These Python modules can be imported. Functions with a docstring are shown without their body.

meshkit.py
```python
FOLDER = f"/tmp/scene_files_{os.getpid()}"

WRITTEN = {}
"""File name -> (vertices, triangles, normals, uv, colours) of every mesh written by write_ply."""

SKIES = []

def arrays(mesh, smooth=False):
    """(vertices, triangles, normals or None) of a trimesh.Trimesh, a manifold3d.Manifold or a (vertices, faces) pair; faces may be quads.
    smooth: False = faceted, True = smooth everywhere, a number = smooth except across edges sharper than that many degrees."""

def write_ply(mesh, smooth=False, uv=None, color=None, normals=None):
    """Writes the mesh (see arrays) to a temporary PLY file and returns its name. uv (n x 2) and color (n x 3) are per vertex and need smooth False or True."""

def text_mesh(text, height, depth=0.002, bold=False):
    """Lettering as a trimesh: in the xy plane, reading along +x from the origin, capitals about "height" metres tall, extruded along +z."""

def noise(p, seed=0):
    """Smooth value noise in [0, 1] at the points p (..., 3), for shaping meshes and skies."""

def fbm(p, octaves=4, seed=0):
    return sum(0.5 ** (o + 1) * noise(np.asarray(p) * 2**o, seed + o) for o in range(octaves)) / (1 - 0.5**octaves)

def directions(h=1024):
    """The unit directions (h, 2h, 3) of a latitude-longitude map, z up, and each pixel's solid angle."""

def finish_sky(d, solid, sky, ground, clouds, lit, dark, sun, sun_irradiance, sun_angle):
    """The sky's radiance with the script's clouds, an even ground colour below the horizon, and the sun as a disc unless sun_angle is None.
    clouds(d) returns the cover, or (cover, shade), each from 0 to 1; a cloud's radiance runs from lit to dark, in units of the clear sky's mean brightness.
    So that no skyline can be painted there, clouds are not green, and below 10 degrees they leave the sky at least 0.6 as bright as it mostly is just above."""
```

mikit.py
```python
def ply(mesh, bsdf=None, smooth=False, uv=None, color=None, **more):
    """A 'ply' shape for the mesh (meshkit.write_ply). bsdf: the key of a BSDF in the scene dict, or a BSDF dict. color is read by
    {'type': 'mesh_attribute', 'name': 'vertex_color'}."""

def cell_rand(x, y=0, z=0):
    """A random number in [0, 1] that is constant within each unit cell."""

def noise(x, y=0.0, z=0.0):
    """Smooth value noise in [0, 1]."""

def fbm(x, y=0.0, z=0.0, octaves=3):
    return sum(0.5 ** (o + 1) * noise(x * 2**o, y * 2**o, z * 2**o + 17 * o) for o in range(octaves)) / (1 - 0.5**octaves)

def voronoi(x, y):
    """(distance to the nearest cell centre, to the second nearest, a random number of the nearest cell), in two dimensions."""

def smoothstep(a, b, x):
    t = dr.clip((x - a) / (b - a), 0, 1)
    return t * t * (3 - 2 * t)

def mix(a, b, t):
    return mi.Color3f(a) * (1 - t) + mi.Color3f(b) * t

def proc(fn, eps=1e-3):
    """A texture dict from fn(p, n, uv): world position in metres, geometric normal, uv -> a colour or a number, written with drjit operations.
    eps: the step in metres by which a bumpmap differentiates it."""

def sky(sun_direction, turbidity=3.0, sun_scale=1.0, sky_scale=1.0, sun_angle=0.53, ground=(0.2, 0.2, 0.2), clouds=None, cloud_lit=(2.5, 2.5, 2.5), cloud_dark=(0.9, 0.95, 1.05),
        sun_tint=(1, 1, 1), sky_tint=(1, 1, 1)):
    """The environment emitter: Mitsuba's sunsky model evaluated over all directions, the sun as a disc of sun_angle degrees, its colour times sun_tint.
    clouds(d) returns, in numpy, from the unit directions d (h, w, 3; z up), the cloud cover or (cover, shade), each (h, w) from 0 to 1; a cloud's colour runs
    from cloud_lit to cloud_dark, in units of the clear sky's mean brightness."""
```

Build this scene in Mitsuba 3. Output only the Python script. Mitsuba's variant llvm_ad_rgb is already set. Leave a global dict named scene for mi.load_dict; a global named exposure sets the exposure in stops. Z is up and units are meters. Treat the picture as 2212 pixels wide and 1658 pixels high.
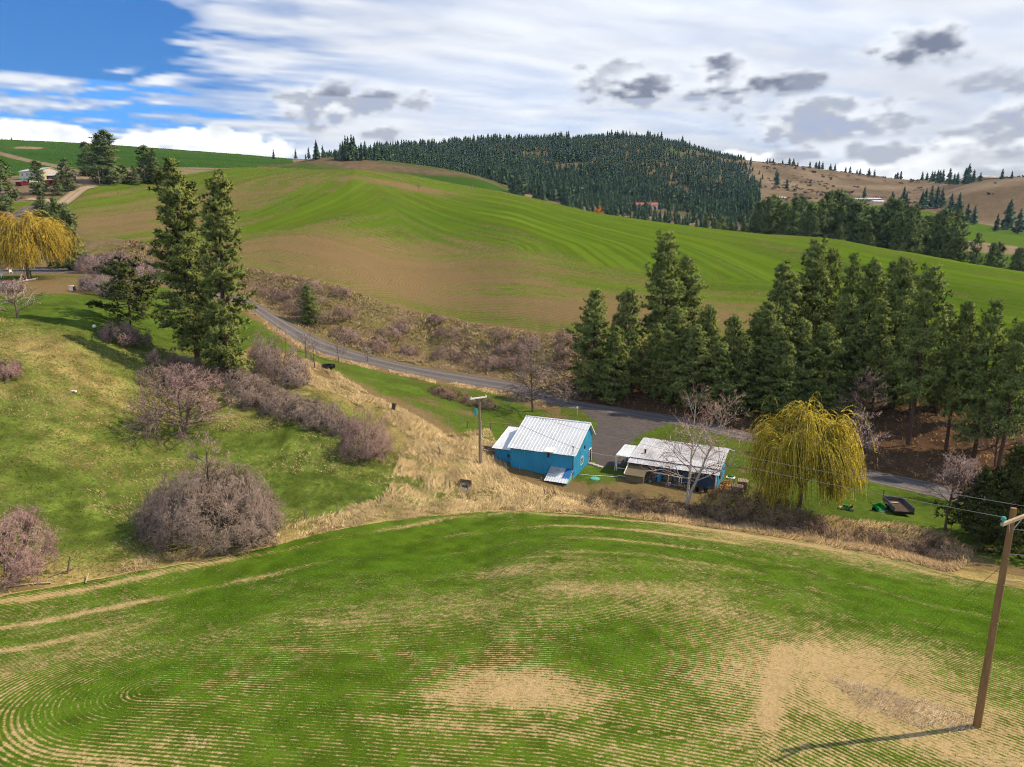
import math, random, numpy as np, trimesh, shapely
import mitsuba as mi, drjit as dr
import mikit, meshkit
from mikit import noise, fbm, smoothstep, mix, proc
from scipy.interpolate import PchipInterpolator
from scipy.ndimage import map_coordinates, gaussian_filter1d

T = mi.ScalarTransform4f
scene, labels = {}, {}
rng = np.random.default_rng(7)

# ------------------------------------------------------------------ camera, sky, exposure
F, CX, CY, CAMZ = 1475.0, 1106.0, 829.0, 30.0          # a 24 mm-equivalent drone lens, 30 m above the barn's yard
PITCH = math.radians(12.5)
SP, CP = math.sin(PITCH), math.cos(PITCH)
scene['camera'] = {'type': 'perspective', 'fov': math.degrees(2 * math.atan(CX / F)), 'fov_axis': 'x', 'near_clip': 0.5, 'far_clip': 20000.0,
                   'to_world': T().look_at(origin=[0, 0, CAMZ], target=[0, CP, CAMZ - SP], up=[0, 0, 1])}
exposure = 1.03
SUN = np.array([0.93, 0.20, 0.97])


def azel(vx, vy):
    u, v = (vx - CX) / F, (vy - CY) / F
    k, t = CP - v * SP, SP + v * CP
    return math.degrees(math.atan2(u, k)), math.degrees(math.atan2(-t, math.hypot(u, k)))


def cloud_cover(d):
    az = np.degrees(np.arctan2(d[..., 0], d[..., 1]))
    el = np.degrees(np.arcsin(np.clip(d[..., 2], -1, 1)))
    zz = np.maximum(d[..., 2], 0.02) + 0.10
    px, py = d[..., 0] / zz, d[..., 1] / zz                       # a flat cloud deck seen from below
    P = np.stack([px, py, px * 0], -1)
    w = meshkit.fbm(P * 0.9, 4, 3)
    Q = np.stack([px * 0.9 + py * 0.5 + w * 1.2, (py - px * 0.45) * 2.6 + w * 1.2, px * 0], -1)
    veil = meshkit.fbm(Q, 5, 11)
    fine = meshkit.fbm(np.stack([px * 3.2 + py * 1.2 + w * 3, (py - px * 0.35) * 9 + w * 3, px * 0], -1), 4, 23)
    gap = np.zeros_like(az)
    for vx, vy, rx, ry, k in ((60, 40, 190, 80, .76), (420, 110, 260, 110, .24), (270, 50, 90, 55, .5), (60, 170, 150, 40, .35), (-250, 60, 300, 160, .9), (330, 285, 190, 28, .5), (150, 225, 260, 40, .32), (200, -150, 300, 130, .8), (620, -220, 200, 90, .4)):
        a0, e0 = azel(vx, vy)
        gap += k * np.exp(-((az - a0) / (rx / 24.0)) ** 2 - ((el - e0) / (ry / 24.0)) ** 2)
    cover = np.clip(0.84 + (veil - 0.5) * 0.55 + (fine - 0.5) * 0.35 - gap * .95 + np.minimum(gap, 1) * ((veil - .5) * 2.4 + (fine - .5) * 3.4), 0.0, 0.97)
    cover *= 1 - .45 * np.clip((el - 25) / 25, 0, 1)
    shade = np.clip(0.20 + (veil - 0.5) * 0.34 - (fine - 0.5) * 0.12 + .06 * np.exp(-((az + 20) / 16) ** 2), 0.08, 0.6)
    near = (el < 34) & (np.abs(az) < 65)
    a_, e_, cv_, sh_ = az[near], el[near], cover[near], shade[near]
    R = np.stack([a_ * 0.20, e_ * 0.42, a_ * 0], -1)
    lump = meshkit.fbm(R, 5, 41)
    lump2 = meshkit.fbm(R * 2.9, 4, 57)
    lump3 = meshkit.fbm(R * 5.5 + 3, 3, 71)
    sh_ = np.clip(sh_ + .26 * np.exp(-((a_ - 26) / 16) ** 2 - ((e_ - 7) / 4.5) ** 2) * (.4 + 1.2 * lump), 0, .8)
    # heaps of cumulus low on the horizon: bright tops, flat bases
    for vx, vy, rx, ry in ((60, 303, 130, 36), (150, 303, 60, 20), (440, 326, 165, 34), (390, 316, 70, 30), (2080, 356, 190, 44), (1900, 366, 120, 30), (2180, 340, 90, 44), (1500, 348, 160, 18),
                           (2500, 330, 220, 50), (-300, 300, 200, 40)):
        a0, e0 = azel(vx, vy)
        r = np.sqrt(((a_ - a0) / (rx / 24.0)) ** 2 + ((e_ - e0) / (ry / 24.0)) ** 2)
        m = np.clip((1.02 - r + (lump2 - 0.5) * 1.0 + (lump - .5) * .5) / 0.14, 0, 1)
        s = np.clip(0.02 + (lump2 - 0.52) * 1.0 + 0.16 * (e_ < e0), 0, 0.4)
        if vx > 1600:
            s = np.clip(s + .18 + (lump - .5) * 1.2, 0, .8)
        cv_, sh_ = cv_ * (1 - m) + 0.99 * m, sh_ * (1 - m) + s * m
    # scattered dark-bottomed clouds under the veil
    for vx, vy, rx, ry, k in ((690, 228, 85, 34, 1), (640, 240, 50, 18, .8), (725, 190, 34, 26, .75), (822, 213, 48, 24, .85), (908, 220, 36, 26, .8), (828, 287, 34, 16, .7),
                              (1290, 175, 75, 30, .9), (1345, 150, 50, 30, .8), (1390, 185, 100, 32, .95), (1560, 170, 95, 40, 1), (1570, 140, 50, 30, .9), (1630, 172, 46, 34, .9), (1715, 174, 48, 22, .8), (1970, 105, 72, 32, 1.0), (2015, 84, 44, 24, .9),
                              (1720, 275, 100, 28, 1), (1830, 268, 120, 38, .9), (1760, 242, 100, 26, .8), (2195, 266, 62, 36, 1.0), (2110, 172, 50, 16, .5), (1870, 325, 120, 24, .75), (1740, 335, 60, 18, .5),
                              (2110, 278, 50, 12, .5), (2190, 150, 40, 22, .4), (2420, 200, 120, 60, .9), (2700, 120, 160, 70, .9), (-250, 200, 130, 50, .8), (1650, 252, 26, 8, .5), (2150, 372, 60, 14, .5)):
        a0, e0 = azel(vx, vy)
        r = np.sqrt(((a_ - a0) / (rx / 24.0)) ** 2 + ((e_ - e0) / (ry / 24.0)) ** 2)
        q = np.clip((1.20 - r + (lump - 0.5) * .3 + (lump2 - 0.5) * 1.15 + (lump3 - .5) * .25) / 1.0, 0, 1)
        m = np.clip(q * 2.1, 0, 1) ** 1.3 * k
        s = np.clip(0.20 + 0.60 * q + (e0 - e_) * 11.0 / ry + (lump2 - 0.5) * 1.1 + (lump3 - .5) * .9, 0.2, .92)
        cv_, sh_ = cv_ * (1 - m) + 0.97 * m, sh_ * (1 - m) + s * m
    cover[near], shade[near] = cv_, sh_
    return cover, shade


scene['sky'] = mikit.sky(SUN.tolist(), turbidity=3, sun_scale=2.0, sky_scale=1.0, clouds=cloud_cover, cloud_lit=(4.75, 4.95, 5.25), cloud_dark=(0.52, 0.62, 0.94), sun_tint=(1.0, 0.965, 0.91), sky_tint=(0.50, 1.10, 1.78))


# ------------------------------------------------------------------ helpers
def at(vx, vy, d):
    """The point d metres ahead of the camera that is seen at (vx, vy) of a 2212 x 1658 picture."""
    u, v = (vx - CX) / F, (vy - CY) / F
    k = CP - v * SP
    return np.array([u / k * d, d, CAMZ - (SP + v * CP) / k * d])


def nz(x, y, s, seed=0, o=3):
    return meshkit.fbm(np.stack([np.asarray(x, float) / s, np.asarray(y, float) / s, np.zeros_like(np.asarray(x, float))], -1), o, seed)


def name(base):
    if base not in scene and base not in labels:
        return base
    i = 1
    while f'{base}_{i:03d}' in scene or f'{base}_{i:03d}' in labels:
        i += 1
    return f'{base}_{i:03d}'


def say(key, label, cat=None, group=None, kind=None):
    labels[key] = {k: v for k, v in (('label', label), ('category', cat), ('group', group), ('kind', kind)) if v}
    return key


def part(thing, nm, mesh, bsdf, smooth=False, color=None, **kw):
    key = name(f'{thing}__{nm}')
    scene[key] = mikit.ply(mesh, bsdf, smooth, color=color, **kw)
    return key


# ------------------------------------------------------------------ terrain: a chain of ridges and hollows, near to far
D0 = 30.0
LAYERS = [
    ('z', [(-400, -27, 13), (1106, -27, 13), (2600, -27, 13)]),
    ('v', [(-400, 1658, 21.5), (0, 1658, 22.3), (1106, 1658, 23), (2212, 1658, 23.5), (2600, 1658, 23.5)]),
    ('v', [(-500, 1330, 34), (0, 1283, 42), (250, 1243, 47), (500, 1200, 52), (700, 1150, 58), (900, 1116, 64), (1100, 1103, 67), (1300, 1113, 66), (1500, 1135, 63.5), (1700, 1165, 60),
           (1900, 1200, 55.5), (2050, 1240, 50), (2212, 1272, 46), (2600, 1350, 39)]),
    ('v', [(-500, 640, 88), (0, 688, 95), (150, 702, 98), (300, 730, 105), (400, 752, 110), (500, 758, 112), (600, 775, 112), (700, 815, 103), (800, 865, 96), (900, 915, 89), (1000, 990, 81), (1100, 1040, 77),
           (1200, 1075, 73.5), (1300, 1092, 71.5), (1500, 1118, 68.5), (1700, 1148, 64.5), (1900, 1180, 60.5), (2050, 1215, 56), (2212, 1245, 51.5), (2600, 1320, 43)]),
    ('v', [(-500, 590, 150), (0, 592, 150), (140, 590, 154), (250, 598, 152), (400, 625, 146), (545, 672, 139), (600, 712, 132), (700, 765, 127), (800, 790, 127), (900, 812, 126), (1000, 830, 124.5), (1100, 847, 122), (1220, 879, 113), (1300, 890, 110), (1400, 906, 106.5), (1500, 925, 102),
           (1600, 950, 97), (1750, 993, 89), (1848, 1032, 82), (2008, 1070, 77.5), (2212, 1120, 72), (2600, 1190, 64)]),
    ('v', [(-500, 578, 162), (0, 580, 162), (140, 580, 165), (250, 586, 164), (400, 607, 160), (545, 650, 155.6), (600, 682, 150), (700, 735, 141), (800, 768, 137.5), (900, 791, 135.5), (1000, 808, 133.5), (1100, 823, 131), (1220, 862, 118.5), (1300, 875, 115), (1400, 890, 111.5), (1500, 907, 106.5),
           (1600, 931, 101.5), (1750, 970, 93.5), (1848, 1008, 87), (2008, 1042, 82.5), (2212, 1090, 76.5), (2600, 1160, 68)]),
    ('v', [(-500, 470, 235), (0, 480, 230), (145, 490, 226), (233, 513, 210), (290, 523, 200), (400, 550, 190), (560, 588, 176), (640, 598, 173), (700, 610, 170), (800, 648, 166), (900, 675, 168), (1010, 697, 160), (1100, 715, 150), (1230, 727, 143), (1300, 738, 140),
           (1500, 775, 131), (1700, 805, 125), (1900, 840, 117), (2212, 895, 102), (2600, 960, 92)]),
    ('v', [(-500, 430, 280), (0, 438, 270), (100, 432, 275), (200, 404, 310), (300, 390, 350), (430, 374, 420), (500, 363, 460), (620, 365, 500), (750, 372, 500), (850, 380, 500), (1000, 405, 470), (1100, 421, 440), (1300, 463, 380), (1500, 490, 330), (1640, 505, 300), (1800, 516, 270),
           (1900, 536, 245), (2000, 552, 225), (2100, 570, 205), (2212, 588, 190), (2600, 640, 160)]),
    ('z', [(-500, 320, 45), (0, 320, 52), (200, 350, 60), (430, 480, 72), (620, 560, 78), (850, 560, 66), (1000, 540, 54), (1100, 520, 44), (1300, 480, 26), (1500, 430, 12), (1640, 400, 4), (1800, 370, 0), (2000, 330, -2), (2212, 300, -4), (2600, 280, -4)]),
    ('v', [(-500, 372, 480), (0, 378, 480), (200, 372, 500), (400, 362, 560), (560, 364, 600), (620, 361, 640), (660, 347, 650), (700, 340, 655), (750, 339, 660), (800, 344, 660), (850, 351, 660), (950, 365, 650), (1000, 375, 640), (1070, 393, 620), (1100, 418, 600), (1200, 438, 600), (1300, 460, 600),
           (1500, 482, 560), (1640, 484, 540), (1800, 500, 500), (1900, 512, 480), (2000, 528, 460), (2212, 560, 420), (2600, 600, 400)]),
    ('v', [(-500, 345, 560), (0, 350, 600), (200, 350, 620), (400, 345, 660), (560, 350, 690), (640, 352, 720), (700, 350, 760), (800, 352, 780), (900, 362, 800), (1000, 378, 800), (1100, 398, 800), (1200, 412, 800), (1300, 425, 800), (1400, 432, 800), (1500, 445, 800), (1640, 448, 800), (1720, 432, 900), (1800, 436, 900), (1900, 443, 880), (2000, 455, 820), (2100, 478, 760), (2212, 497, 700), (2600, 530, 650)]),
    ('v', [(-500, 318, 700), (0, 326, 720), (200, 332, 740), (400, 336, 780), (560, 345, 800), (640, 345, 820), (700, 344, 900), (800, 346, 1000), (900, 345, 1050), (1000, 346, 1050), (1100, 345, 1050), (1200, 352, 1050), (1300, 350, 1050), (1400, 352, 1050), (1500, 372, 1050), (1590, 392, 1050), (1640, 398, 1100), (1700, 400, 1150), (1800, 412, 1150), (1900, 425, 1100), (1990, 430, 1050), (2050, 408, 1020), (2100, 395, 1000), (2160, 388, 990), (2212, 383, 980), (2600, 360, 950)]),
    ('v', [(-500, 284, 830), (0, 304, 850), (200, 313, 860), (400, 327, 880), (600, 339, 900), (660, 341, 920), (720, 340, 1050), (800, 337, 1250), (900, 331, 1350), (1000, 322, 1400), (1100, 315, 1400), (1150, 319, 1400), (1220, 310, 1420), (1300, 304, 1440), (1400, 307, 1440), (1500, 327, 1430), (1590, 348, 1420), (1640, 351, 1420), (1700, 359, 1420),
           (1800, 371, 1420), (1900, 385, 1400), (2000, 393, 1380), (2100, 392, 1350), (2212, 390, 1300), (2600, 385, 1300)]),
    ('z', [(-500, 1600, 60), (1106, 2100, 40), (2600, 2000, 40)]),
    ('z', [(-500, 7000, -60), (1106, 7000, -60), (2600, 7000, -60)]),
]
ROWS = [16, 130, 110, 80, 10, 60, 130, 14, 26, 26, 26, 30, 8, 6]
NB, B1 = 820, 0.98
BS = np.linspace(-B1, B1, NB)


def layer_curves():
    ds, zs = [], []
    for kind, pts in LAYERS:
        w = []
        for p in pts:
            if kind == 'v':
                w.append(at(*p))
            else:
                w.append([(p[0] - CX) / F / 1.02 * max(p[1], 30), p[1], p[2]])
        w = np.array(w, float)
        b = w[:, 0] / (w[:, 1] + D0)
        o = np.argsort(b)
        bc = np.clip(BS, b[o][0], b[o][-1])
        ds.append(PchipInterpolator(b[o], w[o, 1])(bc))
        zs.append(PchipInterpolator(b[o], w[o, 2])(bc))
    ds, zs = np.array(ds), np.array(zs)
    for i in range(len(ds)):
        sg = 2.5 if i < 6 else (7 if i in (6, 7) else 9)
        ds[i], zs[i] = gaussian_filter1d(ds[i], sg * (2.2 if i >= 6 else 1), mode='nearest'), gaussian_filter1d(zs[i], sg, mode='nearest')
    for i in range(1, len(ds)):
        ds[i] = np.maximum(ds[i], ds[i - 1] + 1.5)
    return ds, zs


LD, LZ = layer_curves()
ROWI = np.concatenate([np.arange(n) / n + i for i, n in enumerate(ROWS)] + [[len(ROWS)]])      # each row's place in the chain
NR = len(ROWI)
GD, GZ = np.empty((NR, NB)), np.empty((NR, NB))
for j in range(NB):
    GD[:, j] = np.interp(ROWI, np.arange(len(LAYERS)), LD[:, j])
    GZ[:, j] = PchipInterpolator(LD[:, j], LZ[:, j])(GD[:, j])
GX = BS[None] * (GD + D0)
# relief of the ground itself
edge = np.minimum(np.abs(ROWI - 4), np.abs(ROWI - 5))[:, None]
onroad = ((ROWI >= 4) & (ROWI <= 5))[:, None] | (edge < 0.08)
amp = np.interp(ROWI, [0, 1.9, 2.05, 2.9, 3.1, 3.6, 3.9, 4, 5, 5.1, 5.5, 5.9, 6.05, 7, 8, 14], [.12, .12, .32, .32, .4, .2, .2, 0, 0, .6, 1.3, 1.0, .2, .2, .3, .6])[:, None]
GZ = GZ + amp * (nz(GX, GD, 9.0, 1, 4) - .5) * 2 + np.where(onroad, 0, amp * .35 * (nz(GX, GD, 2.0, 5, 3) - .5) * 2)
far = np.clip((GD - 500) / 600, 0, 1) * np.clip((GX / np.maximum(GD, 10) + .30) / .1, 0, 1)
GZ += far * (nz(GX, GD, 110, 9, 3) - .5) * 10 * np.clip((12 - ROWI[:, None]) / 1.5, 0, 1) * np.clip((ROWI[:, None] - 9) / 1.0, 0, 1)
S0, S1N = math.log(3.2), 2600
SS = np.linspace(S0, math.log(6900), S1N)
HG = np.stack([np.interp(np.exp(SS) - D0, GD[:, j], GZ[:, j]) for j in range(NB)])


def height(x, y):
    x, y = np.asarray(x, float), np.asarray(y, float)
    b = np.clip((x / np.maximum(y + D0, 3) + B1) / (2 * B1) * (NB - 1), 0, NB - 1)
    s = np.clip((np.log(np.maximum(y + D0, 3.3)) - S0) / (SS[1] - SS[0]), 0, S1N - 1)
    return map_coordinates(HG, [b.ravel(), s.ravel()], order=1, mode='nearest').reshape(x.shape)


_dd = np.geomspace(9, 3000, 5000)


def hit(vx, vy):
    """Where the sight line through (vx, vy) meets the ground."""
    p = at(vx, vy, 1.0)
    x, z = p[0] * _dd, CAMZ + (p[2] - CAMZ) * _dd
    below = np.nonzero(z < height(x, _dd))[0]
    d = _dd[below[0]] if len(below) else 2500.0
    q = at(vx, vy, d)
    q[2] = height(q[0], q[1])
    return q


def wpoly(pts):
    return shapely.Polygon([hit(*p)[:2] for p in pts]).buffer(0)


def wline(pts):
    return shapely.LineString([hit(*p)[:2] for p in pts])


def dist(line, x, y):
    """Distance from points to a polyline."""
    c = np.array(line.simplify(.4).coords)
    best = np.full(np.shape(x), 1e9)
    for (ax, ay), (bx, by) in zip(c[:-1], c[1:]):
        L2 = (bx - ax) ** 2 + (by - ay) ** 2 + 1e-9
        t = np.clip(((x - ax) * (bx - ax) + (y - ay) * (by - ay)) / L2, 0, 1)
        best = np.minimum(best, np.hypot(x - ax - t * (bx - ax), y - ay - t * (by - ay)))
    return best


def blobs(x, y, pts):
    """Patches on the ground: (vx, vy, rx, ry, amount), the radii as they look from the air."""
    out = np.zeros(np.shape(x))
    for vx, vy, rx, ry, a in pts:
        c, ex, ey = hit(vx, vy), hit(vx + rx, vy), hit(vx, vy - ry)
        rx_, ry_ = max(np.hypot(*(ex - c)[:2]), .5), max(np.hypot(*(ey - c)[:2]), .5)
        rx_, ry_ = min(rx_, 4 * rx / F * c[1]), min(ry_, 12 * ry / F * c[1] + 5)
        out += a * np.exp(-((x - c[0]) / rx_) ** 2 - ((y - c[1]) / ry_) ** 2)
    return out

# ------------------------------------------------------------------ ground materials
def rgb(r, g, b):
    return {'type': 'rgb', 'value': [r, g, b]}


def diffuse(col):
    return {'type': 'twosided', 'bsdf': {'type': 'diffuse', 'reflectance': col if isinstance(col, dict) else rgb(*col)}}


def f_field(p, n, uv):
    n1, n2, n3 = fbm(p.x * 3.1, p.y * 3.1), fbm(p.x * .3, p.y * .3, 3.0), noise(p.x * 11, p.y * 11)
    st = .5 + .5 * dr.cos(uv.y * (2 * math.pi / .24) + 1.2 * noise(p.x * .8, p.y * .8))
    g = smoothstep(.15, .85, uv.x + .58 * (st - .5) + .75 * (n1 - .5) + .45 * (n2 - .5) + .35 * (n3 - .5))
    soil = mix((.41, .32, .17), (.24, .18, .09), n3 * .6 + n2 * .4)
    green = mix((.022, .070, .005), (.082, .130, .012), n1 * .5 + n2 * .3 + .2 * n3) * (.7 + .6 * noise(p.x * .9, p.y * .9, 4.0))
    return mix(soil, green, g)


def f_hill(p, n, uv):
    n1, n2, n3 = fbm(p.x * .9, p.y * .9), fbm(p.x * .05, p.y * .13, 3.0, octaves=4), noise(p.x * 3, p.y * 3)
    st = .5 + .5 * dr.cos(uv.y * (2 * math.pi / .95) + 2 * noise(p.x * .15, p.y * .15))
    n4 = fbm(p.x * .012, uv.y * .16, 5.0, octaves=4)
    n5 = noise(p.x * .03, uv.y * .75)
    n6 = fbm(p.x * .010 + n2 * 2, uv.y * .05, 9.0, octaves=4)
    st2 = .5 + .5 * dr.cos(uv.y * (2 * math.pi / 11.0) + 6 * noise(p.x * .02, p.y * .04))
    g = smoothstep(.10, .90, uv.x + .42 * (st - .5) + .2 * (st2 - .5) + .50 * (n1 - .5) + .35 * (n2 - .5) + .3 * (n3 - .5) + .8 * (n4 - .5) + .35 * (n5 - .5) + .8 * (n6 - .5))
    soil = mix((.205, .150, .078), (.115, .086, .042), n3 * .3 + st * .3 + n4 * .4)
    green = mix((.034, .088, .008), (.105, .155, .014), n6 * .5 + n4 * .5) * (.75 + .5 * n5)
    return mix(soil, green, g)


def f_meadow(p, n, uv):
    n1, n2, n3 = fbm(p.x * 2.3, p.y * 1.5), fbm(p.x * .25, p.y * .25, 3.0, octaves=4), noise(p.x * 9, p.y * 6)
    g = smoothstep(.10, .90, uv.x + .75 * (n1 - .5) + .6 * (n2 - .5) + .4 * (n3 - .5))
    straw = mix((.27, .22, .095), (.165, .135, .05), n3)
    green = mix((.045, .085, .014), (.108, .140, .028), n1)
    c = mix(straw, green, g)
    c = c * (.62 + .76 * noise(p.x * .8, p.y * .6, 4.0) * (.5 + n1))
    return mix(c, mix((.20, .135, .075), (.11, .075, .042), n1), smoothstep(.35, .65, uv.y + .5 * (n1 - .5)))


def f_yard(p, n, uv):
    n1, n2, n3 = fbm(p.x * 2.0, p.y * 2.0), fbm(p.x * .3, p.y * .3, 3.0), noise(p.x * 14, p.y * 14)
    g = smoothstep(.28, .66, uv.x + .45 * (n1 - .5) + .6 * (n2 - .5))
    dry = mix((.20, .15, .075), (.105, .08, .042), n3)
    green = mix((.034, .080, .010), (.092, .125, .022), n1) * (.6 + .8 * n2)
    gravel = mix((.112, .104, .104), (.06, .055, .056), n1 * .6 + n3 * .4)
    return mix(mix(dry, green, g), gravel, smoothstep(.4, .6, uv.y + .4 * (n1 - .5)))


def f_bank(p, n, uv):
    n1, n2, n3 = fbm(p.x * 1.3, p.y * .9, p.z * 1.3), fbm(p.x * .16, p.y * .16, 3.0), noise(p.x * 7, p.y * 7)
    c = mix((.20, .155, .09), (.085, .064, .042), n1)
    c = mix(c, mix((.085, .095, .03), (.17, .135, .06), n3), smoothstep(.45, .62, n2 + .3 * (n1 - .5)))
    needles = mix((.115, .070, .042), (.05, .034, .024), n1)
    return mix(c, needles, smoothstep(.4, .6, uv.x + .3 * (n1 - .5)))


def f_far(p, n, uv):
    n1, n2, n3 = fbm(p.x * .05, p.y * .05), fbm(p.x * .011, p.y * .02, 3.0, octaves=4), fbm(p.x * .25, p.y * .25)
    straw = mix((.245, .20, .135), (.14, .11, .078), n1 * .5 + n3 * .5)
    brown = mix((.15, .112, .070), (.085, .066, .045), n3)
    green = mix(mix((.020, .066, .010), (.045, .092, .015), n2), mix((.050, .105, .012), (.095, .140, .018), n2), dr.clip(uv.y, 0, 1))
    c = mix(brown, straw, smoothstep(.3, .7, uv.y + .5 * (n2 - .5)))
    return mix(c, green, smoothstep(.3, .7, uv.x + .5 * (n2 - .5) + .25 * (n1 - .5)))


def f_road(p, n, uv):
    a = uv.x
    tr = dr.exp(-dr.square((a - .27) / .085)) + dr.exp(-dr.square((a - .73) / .085))
    n1, n3 = fbm(p.x * .8, p.y * .8), noise(p.x * 16, p.y * 16)
    streak = noise(a * 26, uv.y * .08)
    c = mix((.125, .12, .125), (.072, .069, .075), n1 * .5 + streak * .5)
    c = mix(c, (.205, .195, .19), tr * .5)
    edge_ = smoothstep(.42, .5, dr.abs(a - .5) + .08 * (n1 - .5))
    return mix(mix(c, (.24, .19, .13), edge_ * .75), (.08, .075, .075), n3 * .22)


for key, fn in (('field', f_field), ('hill', f_hill), ('meadow', f_meadow), ('yard', f_yard), ('bank', f_bank), ('far', f_far), ('road', f_road)):
    scene['m_' + key] = diffuse(proc(fn))
VC = {'type': 'mesh_attribute', 'name': 'vertex_color'}
scene['m_leaf'] = diffuse(VC)
scene['m_thin'] = {'type': 'principledthin', 'base_color': VC, 'roughness': 0.7, 'diff_trans': 0.7, 'spec_trans': 0.0}

# ------------------------------------------------------------------ what grows where
X, Y = GX, GD
VXE = CX + F * 1.03 * GX / np.maximum(GD, 10)
U, V = np.full(X.shape, .5), np.zeros(X.shape)
fedge = shapely.LineString(np.c_[BS * (LD[2] + D0), LD[2]])
s1 = wline([(330, 1490), (700, 1505), (1200, 1545), (1800, 1655)])


TA, TB = hit(1700, 1400), hit(1655, 1562)


def near_rows(x, y):
    e = dist(fedge, x, y)
    c = dist(s1, x, y)
    return np.where((e < 15) | ((TB[0] - TA[0]) * (y - TA[1]) - (TB[1] - TA[1]) * (x - TA[0]) > 0), e, c)


r = slice(0, int(np.searchsorted(ROWI, 2.001)))
V[r] = near_rows(X[r], Y[r])
eE = dist(fedge, X[r], Y[r])
ph = (V[r] / 4.6 + .5 * nz(X[r], Y[r], 12, 8)) % 1.0
U[r] = .82 + .26 * np.exp(-((eE - 9) / 9) ** 2) - np.where(eE < 16, .75, .35) * np.exp(-((ph - .5) / .11) ** 2) * np.clip(nz(X[r], Y[r], 11, 31, 3) * 3.0 - 1.0, 0, 1) + (nz(X[r], Y[r], 7, 4, 3) - .5) * .4 + blobs(X[r], Y[r], [
    (1000, 1490, 110, 50, -.6), (1130, 1485, 110, 55, -.6), (1260, 1500, 100, 45, -.5), (40, 1450, 150, 130, -.42), (60, 1350, 150, 40, -.25), (1800, 1440, 300, 65, -.62), (2080, 1580, 220, 80, -.5), (1640, 1590, 150, 70, -.35), (1350, 1272, 190, 16, -.5),
    (1200, 1222, 280, 11, -.35), (1350, 1400, 130, 60, .35), (700, 1500, 200, 100, .15), (1950, 1335, 300, 40, .25), (1620, 1330, 240, 30, -.25), (350, 1470, 100, 60, .2), (2010, 1222, 200, 14, -.4),
    (1600, 1155, 220, 14, -.5), (900, 1600, 260, 50, -.2), (700, 1190, 300, 30, .15), (1000, 1320, 300, 26, -.2), (350, 1600, 250, 60, -.1), (1900, 1500, 150, 60, -.2)])
track = wline([(1690, 1405), (1668, 1450), (1672, 1500), (1655, 1560)])
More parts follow.
